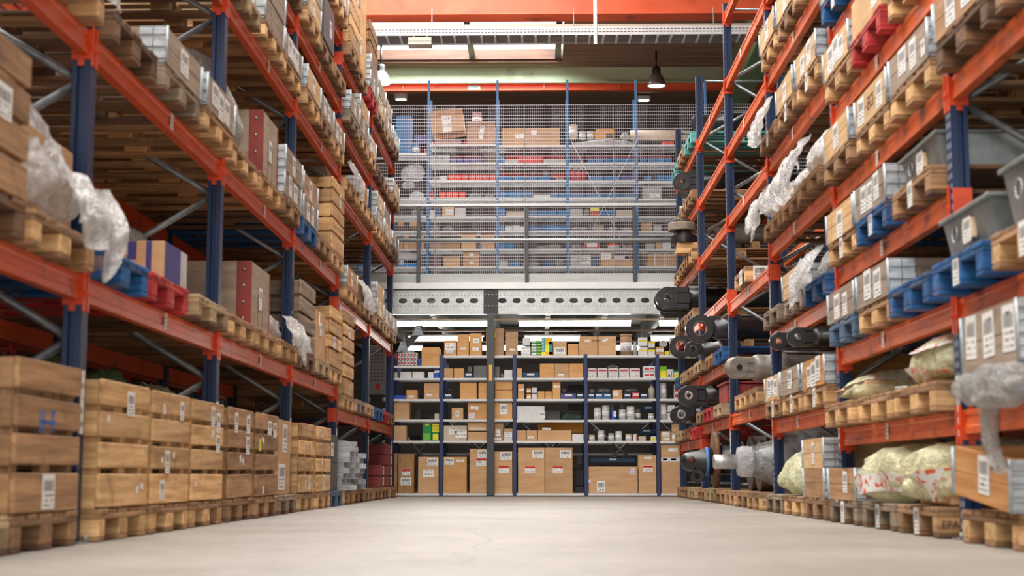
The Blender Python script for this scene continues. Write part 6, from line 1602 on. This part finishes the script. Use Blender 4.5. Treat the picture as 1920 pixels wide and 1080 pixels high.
low_row(4, 1, [(1103, 815, 1115, 826, 'bg', {'f': 'can', 't': 'short cream jar'}), (1120, 807, 1133, 826, 'w', {'f': 'can', 'print': 'r', 't': 'tall white jar, red print'}), (1140, 812, 1151, 826, 'lg', {'f': 'can', 't': 'grey-white jar'}), (1153, 808, 1166, 826, 'w', {'f': 'can', 'print': 'r', 't': 'tall white bagged jar'}), (1172, 813, 1184, 826, 'bg', {'f': 'can', 't': 'cream jar in film'}), (1186, 814, 1194, 826, 'w', {'t': 'small white upright box', 'P': ((0.7, 0, 1, 1, RED),)}), (1196, 818, 1210, 826, 'bg', {'t': 'flat cream box'}), (1219, 818, 1231, 826, 'w', {'t': 'yellow and white flat box', 'P': ((0, 0, 1, 0.6, (240, 222, 40)),)}), (1194, 804, 1230, 814, 'n', {'f': 'bin', 'back': 0.3, 'lift': 1, 't': 'dim navy bin behind jars'}), (1112, 803, 1120, 808, 'w', {'f': 'bag', 'back': 0.3, 'lift': 1, 't': 'white scrap at back'})])
low_row(4, 'base', [(1102, 875, 1194, 924, 'c', {'t': 'longest cardboard box, bar-code paper', 'd': 0.42, 'L': ((0.25, 0.25, 0.11, 0.16), (0.89, 0.83, 0.07, 0.08, 'v'), (0.02, 0.45, 0.04, 0.05, 'v'))}), (1195, 854, 1231, 924, 'c', {'t': 'upright box, red headed label', 'L': ((0.53, 0.93, 0.1, 0.03, 's'), (0.53, 0.64, 0.13, 0.09, 'r'))}), (1106, 858, 1190, 868, 'n', {'f': 'bin', 'back': 0.3, 'lift': 1, 't': 'dim row of navy bins above long box'})])
low_row(5, 'base', [(1237, 835, 1275, 924, 'c', {'t': 'big box, blue printed tape across', 'P': ((0, 0.66, 1, 0.74, (222, 222, 230)), (0.1, 0.68, 0.3, 0.72, (80, 96, 170)), (0.5, 0.68, 0.75, 0.72, (80, 96, 170))), 'L': ((0.6, 0.9, 0.13, 0.05, 's'),)})])
low_row(5, 1, [(1236, 809, 1256, 827, 'c', {'L': ((0.5, 0.7, 0.08, 0.06, 's'), (0.55, 0.25, 0.08, 0.03, 's'))}), (1257, 811, 1271, 827, 'c', {'L': ((0.5, 0.5, 0.08, 0.06, 's'),)}), (1258, 796, 1272, 810, 'c', {'lift': 1, 't': 'upper cardboard box'})])
low_row(5, 2, [(1237, 756, 1250, 787, 'w', {'f': 'can', 't': 'tall white cylinder'}), (1251, 774, 1265, 787, 'w', {'t': 'lower white red marked box'}), (1251, 760, 1265, 773, 'w', {'lift': 1, 't': 'upper white red marked box'})])
low_row(5, 3, [(1237, 717, 1250, 747, 'w', {'f': 'can', 'print': 'r', 't': 'tall white cylinder, red print'}), (1264, 720, 1273, 747, 'w', {'t': 'white and red box', 'P': ((0.1, 0.1, 0.9, 0.3, RED), (0.1, 0.5, 0.9, 0.7, RED))}), (1253, 728, 1262, 735, 'g', {'f': 'bag', 'back': 0.2, 't': 'grey part'})])
low_row(5, 4, [(1235, 687, 1250, 708, 'y', {'t': 'yellow filter box, green band', 'P': ((0, 0.64, 1, 1, (150, 220, 30)),), 'T': (('MANN', 0.04, 0.5, 0.9, (20, 90, 50)), ('FILTER', 0.034, 0.5, 0.74, (20, 90, 50)))}), (1250.5, 692, 1263, 708, 'w', {'t': 'white box, black print', 'P': ((0.2, 0.1, 0.45, 0.4, (50, 50, 50)), (0.6, 0.1, 0.72, 0.75, (90, 90, 90)))}), (1263.5, 695, 1274, 708, 'y', {'t': 'yellow-green box', 'P': ((0, 0.55, 1, 0.75, (230, 240, 220)), (0, 0.75, 1, 1, (40, 170, 70)))})])
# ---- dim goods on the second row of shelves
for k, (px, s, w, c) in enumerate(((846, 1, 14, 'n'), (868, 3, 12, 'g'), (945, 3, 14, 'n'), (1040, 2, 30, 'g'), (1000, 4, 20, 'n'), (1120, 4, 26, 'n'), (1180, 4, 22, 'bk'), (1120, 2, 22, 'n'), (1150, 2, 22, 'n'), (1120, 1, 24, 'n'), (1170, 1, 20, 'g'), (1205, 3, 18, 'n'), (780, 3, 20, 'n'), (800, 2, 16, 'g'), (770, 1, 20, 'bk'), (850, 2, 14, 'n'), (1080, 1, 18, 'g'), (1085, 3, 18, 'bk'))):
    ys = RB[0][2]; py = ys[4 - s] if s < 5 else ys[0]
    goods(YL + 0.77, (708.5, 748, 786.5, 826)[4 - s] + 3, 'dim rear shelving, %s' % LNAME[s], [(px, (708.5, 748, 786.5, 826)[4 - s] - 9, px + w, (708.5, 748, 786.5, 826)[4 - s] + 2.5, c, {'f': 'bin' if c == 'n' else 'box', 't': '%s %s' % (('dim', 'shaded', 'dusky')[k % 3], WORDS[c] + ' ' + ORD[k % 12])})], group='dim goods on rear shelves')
# ---- upper shelving
def bins(x0, x1, y0, y1, n, k, t='', f='bin', **kw):
    w = (x1 - x0) / n
    return [(x0 + w * i, y0, x0 + w * (i + 1) - 0.6, y1, k, dict({'f': f, 't': (t or WORDS[k]), 'g': 'storage bins in rows', 'd': 0.3}, **kw)) for i in range(n)]
up_row(0, 0, [(737, 211, 767, 285, 's', {'t': 'tall sky blue cabinet', 'n': 'cabinet', 'f': 'box'}), (768, 264, 783, 285, 's', {'f': 'can', 't': 'blue jug'}), (773, 252, 796, 262, 'v', {'back': 0.2, 'lift': 1, 't': 'violet case', 'f': 'box'}), (792, 276, 796, 285, 'or', {'t': 'orange scrap', 'f': 'box'})])
up_row(0, 1, [(745, 305, 795, 336, 'w', {'f': 'bag', 'lift': 1, 't': 'white and lilac folded fabric', 'back': 0.15}), (747, 337, 776, 348, 'w', {'f': 'bag', 'lift': 1, 't': 'white folded sheets'}), (760, 350, 795, 370, 'bk', {'f': 'bag', 't': 'dark machine parts', 'back': 0.2})])
up_row(0, 2, [(742, 392, 765, 403, 'g', {'f': 'bag'}), (766, 388, 790, 403, 'bk', {'t': 'black part', 'f': 'bag'})])
up_row(0, 4, [(742, 423, 754, 443, 'c'), (743, 413, 754, 422, 'c', {'lift': 1, 't': 'upper cardboard box'}), (754.5, 418, 765, 443, 'c'), (765.5, 424, 780, 443, 'c'), (765.5, 413, 780, 423.5, 'c', {'lift': 1, 't': 'upper cardboard box'}), (787, 413, 794, 443, 'c')])
up_row(0, 5, [(745, 474, 781, 494, 'w', {'lift': 1, 't': 'white box above blue print'}), (768, 463, 780, 474, 'c', {'lift': 1, 'back': 0.1}), (745, 496.5, 781, 512, 'bl', {'f': 'box', 't': 'bright blue printed carton', 'lift': 1, 'P': ((0.05, 0.3, 0.28, 0.9, (190, 220, 240)),)})])
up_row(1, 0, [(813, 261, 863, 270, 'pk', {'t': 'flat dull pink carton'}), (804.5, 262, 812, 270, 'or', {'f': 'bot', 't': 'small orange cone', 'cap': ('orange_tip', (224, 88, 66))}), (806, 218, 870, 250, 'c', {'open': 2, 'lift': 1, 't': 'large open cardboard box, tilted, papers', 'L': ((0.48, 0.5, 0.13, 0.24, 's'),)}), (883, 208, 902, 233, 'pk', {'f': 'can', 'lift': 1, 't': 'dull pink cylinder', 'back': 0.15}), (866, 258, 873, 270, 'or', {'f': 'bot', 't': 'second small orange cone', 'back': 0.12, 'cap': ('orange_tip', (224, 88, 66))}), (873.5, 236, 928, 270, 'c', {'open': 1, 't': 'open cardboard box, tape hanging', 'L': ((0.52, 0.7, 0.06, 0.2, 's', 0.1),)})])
up_row(1, 1, [(803, 288, 841, 304, 'lg', {'t': 'grey tool case with handle', 'P': ((0.35, 0.45, 0.65, 0.5, (70, 70, 70)), (0.35, 0.5, 0.38, 0.7, (70, 70, 70)), (0.62, 0.5, 0.65, 0.7, (70, 70, 70)))}), (905, 284, 931, 304, 'br', {'back': 0.1})] + bins(843, 904, 294, 304, 5, 'v', 'violet-blue low bin') + bins(850, 902, 290, 297, 3, 'or', 'orange low bin behind', back=0.32, lift=1))
up_row(1, 2, [(804, 326, 826, 338, 'lg', {'f': 'bag'}), (823, 328, 836, 338, 'w', {'t': 'white and navy box'})] + bins(838, 930, 324, 337, 7, 'or', 'orange bin') )
up_row(1, 3, [(803, 357, 811, 371, 'r', {'f': 'box', 'n': 'carton', 't': 'red upright box'}), (873, 358, 905, 371, 'lg', {'f': 'bag', 't': 'greyish film bag'}), (905, 360, 929, 371, 'cr', {'f': 'bag', 't': 'cream film bag'})] + bins(822, 872, 356, 370, 4, 'or', 'pinkish orange bin'))
up_row(1, 4, [(803, 392, 815, 405, 'w', {'t': 'white box'}), (816, 388, 826, 405, 'n', {'f': 'files', 't': 'navy files'}), (827, 386, 850, 405, 'c', {'L': ((0.6, 0.5, 0.1, 0.08, 's'),)}), (851, 388, 872, 405, 'w', {'f': 'box', 't': 'white carton'}), (873, 395, 928, 405, 'g', {'f': 'bag', 't': 'grey film heap'})])
up_row(1, 5, [(803, 420, 822, 432, 'lg', {'f': 'bag'}), (826, 421, 848, 432, 'cr', {'f': 'bag', 't': 'cream parcel'}), (850, 423, 926, 432, 'g', {'f': 'bag', 't': 'long grey heap'})])
up_row(1, 6, [(803, 455, 862, 466, 'd', {'t': 'long low brown box'}), (863.5, 435, 892, 466, 'c', {'t': 'cardboard box behind rail'}), (897, 455, 903, 466, 's', {'t': 'thin blue box', 'f': 'box'}), (900, 435, 927, 466, 'c', {'t': 'cardboard box behind rail near upright'})])
up_row(1, 7, [(803, 482, 827, 499, 'br', {'t': 'dark red-brown box'}), (830, 481, 862, 499, 'c', {'t': 'wide cardboard box'}), (867, 485, 899, 499, 'c', {'t': 'lower taped box', 'L': ((0.5, 0.5, 0.06, 0.05, 's'),)}), (867, 470, 899, 484.5, 'c', {'lift': 1, 't': 'upper taped box', 'L': ((0.5, 0.5, 0.06, 0.05, 's'),)}), (900, 480, 929, 499, 'br')])
up_row(2, 0, [(941, 238, 1052, 272, 'c', {'t': 'longest cardboard box up here', 'd': 0.42, 'L': ((0.3, 0.55, 0.12, 0.06, 's'), (0.55, 0.75, 0.08, 0.06, 's'))}), (935, 258, 940, 272, 's', {'f': 'box', 'n': 'carton', 't': 'narrow blue box'})])
up_row(2, 1, [(936, 292, 946, 305, 's', {'f': 'bin'}), (938, 298, 972, 305, 'lg', {'t': 'flat grey case'}), (972, 291, 1018, 305, 'or', {'f': 'box', 'n': 'carton', 't': 'long orange-red box', 'back': 0.1}), (1020, 297, 1063, 305, 'lg', {'t': 'second flat grey case'})] + bins(948, 1062, 289, 298, 6, 'or', 'orange bin at back', back=0.33, lift=1))
up_row(2, 2, bins(936, 1034, 328, 338, 4, 's', 'blue bin') + [(1040, 331, 1064, 338, 'or', {'f': 'bag', 't': 'orange bagged part'}), (1019, 320, 1030, 329, 'lg', {'lift': 1, 'back': 0.2, 't': 'pale grey box'})] + bins(938, 1062, 322, 331, 9, 'or', 'orange bin behind', back=0.34, lift=1))
up_row(2, 3, bins(936, 1000, 357, 371, 4, 's', 'blue bin') + [(1000, 364, 1033, 371, 'w', {'t': 'flat white box'})] + bins(1034, 1064, 360, 371, 2, 's', 'blue bin past white box'))
up_row(2, 4, bins(935, 948, 389, 404, 1, 's') + [(949, 396, 985, 404, 'bg', {'t': 'flat beige box'})] + bins(990, 1064, 393, 404, 4, 's', 'blue bin'))
up_row(2, 5, [(936, 421, 945, 432, 's', {'f': 'files', 't': 'blue file'}), (947, 422, 988, 432, 'w', {'f': 'files', 't': 'white and blue files'}), (990, 422, 1064, 432, 's', {'f': 'files', 't': 'blue files'})])
up_row(2, 6, [(935, 455, 964, 466, 's', {'t': 'blue case', 'f': 'box'}), (966, 456, 985, 466, 'g', {'f': 'bag'}), (1000, 456, 1060, 466, 'lg', {'f': 'bag', 't': 'grey film heap'})])
up_row(2, 7, [(935, 488, 953, 500, 'lg'), (954, 489, 974, 500, 's', {'f': 'bin'}), (976, 488, 1018, 500, 'lg', {'f': 'bag', 't': 'grey metal parts'}), (1020, 487, 1040, 500, 'n', {'f': 'bin'}), (1040, 484, 1062, 500, 'bg', {'f': 'bag', 't': 'pale pipe clamps'})])
up_row(3, 0, [(1066.5, 232, 1086, 258, 'cr', {'f': 'can', 'lift': 1, 't': 'cream paper roll standing', 'back': 0.15}), (1089, 244, 1102, 260, 'lg', {'f': 'can', 'lift': 1, 'back': 0.25, 't': 'steel can'}), (1104, 244, 1117, 260, 'lg', {'f': 'can', 'lift': 1, 'back': 0.25, 't': 'second steel can'}), (1120, 242, 1156, 260, 'a', {'f': 'box', 'n': 'carton', 'lift': 1, 'back': 0.2, 't': 'bright yellow box, dark round mark', 'P': ((0.55, 0.05, 0.9, 0.5, (70, 66, 60)),)}), (1068, 257, 1216, 272, 'w', {'f': 'bag', 't': 'long white wrapped tray'}), ])
up_row(3, 0, [(1168, 246, 1186, 260, 'pk', {'f': 'bag', 'lift': 1, 'back': 0.25, 't': 'pinkish bag end'}), (1187, 242, 1300, 262, 'cr', {'f': 'rollx', 'lift': 1, 'back': 0.26, 'd': 0.3, 't': 'long cream tube lying across uprights'})])
up_row(3, 1, bins(1069, 1099, 295, 305, 2, 'n', 'navy-blue bin') + bins(1104, 1197, 295, 305, 6, 's', 'blue bin') + bins(1072, 1094, 290, 296, 1, 'r', 'red box behind', 'box', back=0.32, lift=1) + bins(1100, 1196, 291, 298, 6, 'or', 'red bin behind', back=0.33, lift=1))
r = []
for q in range(3):
    r.append((1070 + 11.5 * q, 312, 1080.5 + 11.5 * q, 338, 'r', {'f': 'bot', 't': 'red extinguisher bottle, black cap', 'g': 'red bottles', 'cap': ('black_plastic', (34, 33, 35))}))
up_row(3, 2, r + bins(1105, 1166, 327, 338, 2, 's', 'blue bin') + bins(1167, 1197, 326, 338, 1, 'v', 'violet bin'))
up_row(3, 3, bins(1069, 1198, 361, 371, 4, 's', 'wide blue bin'))
up_row(3, 4, [(1070, 391, 1094, 405, 'lg'), (1095, 390, 1108, 405, 'bg', {'f': 'bag'}), (1109, 397, 1126, 405, 'r', {'f': 'box', 'n': 'carton', 't': 'red box'}), (1109, 389, 1126, 396.5, 'y', {'lift': 1, 't': 'yellow box on red one'}), (1127, 392, 1157, 405, 's', {'f': 'bin', 't': 'blue bin behind bracing wire'}), (1158, 393, 1190, 405, 'bg', {'t': 'beige box'})])
up_row(3, 5, [(1070, 422, 1105, 432, 'bk', {'f': 'bag', 't': 'black parts'}), (1107, 421, 1111, 432, 's', {'t': 'small blue bottle', 'f': 'bot'}), (1115, 418, 1135, 432, 'bg', {'back': 0.2}), (1143, 424, 1163, 432, 'r', {'f': 'bag', 't': 'red bagged part'}), (1167, 425, 1190, 432, 'w', {'f': 'bag', 't': 'white bagged part'})])
up_row(3, 6, [(1070, 456, 1095, 466, 'bk', {'f': 'bag', 't': 'black parts'}), (1096, 455, 1126, 466, 'r', {'f': 'box', 'n': 'carton', 't': 'red carton, white side', 'P': ((0.2, 0.3, 0.85, 1, (226, 222, 222)),)}), (1142, 455, 1165, 466, 'or', {'f': 'can', 't': 'orange-red drum'}), (1168, 458, 1190, 466, 'r', {'f': 'bag', 't': 'dark red part'})])
up_row(3, 7, [(1071, 486, 1110, 509, 'lg', {'t': 'grey case, white sheet', 'L': ((0.7, 0.5, 0.14, 0.11),), 'lift': 1}), (1112, 490, 1126, 509, 'n', {'f': 'bin', 'lift': 1}), (1127, 482, 1150, 511, 'c', {'lift': 1, 't': 'cardboard box, slanted paper', 'L': ((0.45, 0.7, 0.14, 0.09, 's', -0.1),)}), (1152, 479.5, 1183, 496, 'lg', {'lift': 1, 't': 'grey box, red corner', 'P': ((0.02, 0.4, 0.96, 1.0, (222, 220, 222)), (0.7, 0.65, 0.95, 0.97, RED))}), (1144, 497.5, 1198, 511, 'c', {'lift': 1, 't': 'long flat cardboard box', 'back': 0.01})])
up_row(4, 0, [(1248, 265, 1270, 272, 'or', {'t': 'orange tray', 'f': 'box', 'n': 'carton'})])
up_row(4, 1, bins(1204, 1266, 295, 306, 4, 's', 'blue bin') + bins(1204, 1264, 291, 298, 4, 'or', 'red bin behind', back=0.33, lift=1))
up_row(4, 2, bins(1211, 1227, 328, 340, 1, 's', 'blue bin') + bins(1237, 1268, 327, 340, 2, 's', 'blue bin'))
up_row(4, 3, [(1208, 350, 1246, 372, 'lg', {'t': 'grey metal case, white sheet', 'L': ((0.65, 0.3, 0.14, 0.06, 's'),)})])
up_row(4, 5, [(1205, 416, 1226, 432, 'd', {'t': 'brown box'}), (1228, 421, 1244, 432, 'lg', {'t': 'grey box'})])
up_row(4, 6, [(1213, 456, 1231, 467, 'lg', {'t': 'grey box'}), (1232, 455, 1244, 467, 'c'), (1245, 455, 1262, 467, 'w')])
up_row(4, 7, [(1217, 475, 1272, 499, 'c', {'t': 'wide carton, two pale straps', 'P': ((0.22, 0, 0.26, 1, (226, 220, 206)), (0.57, 0, 0.61, 1, (226, 220, 206)))})])
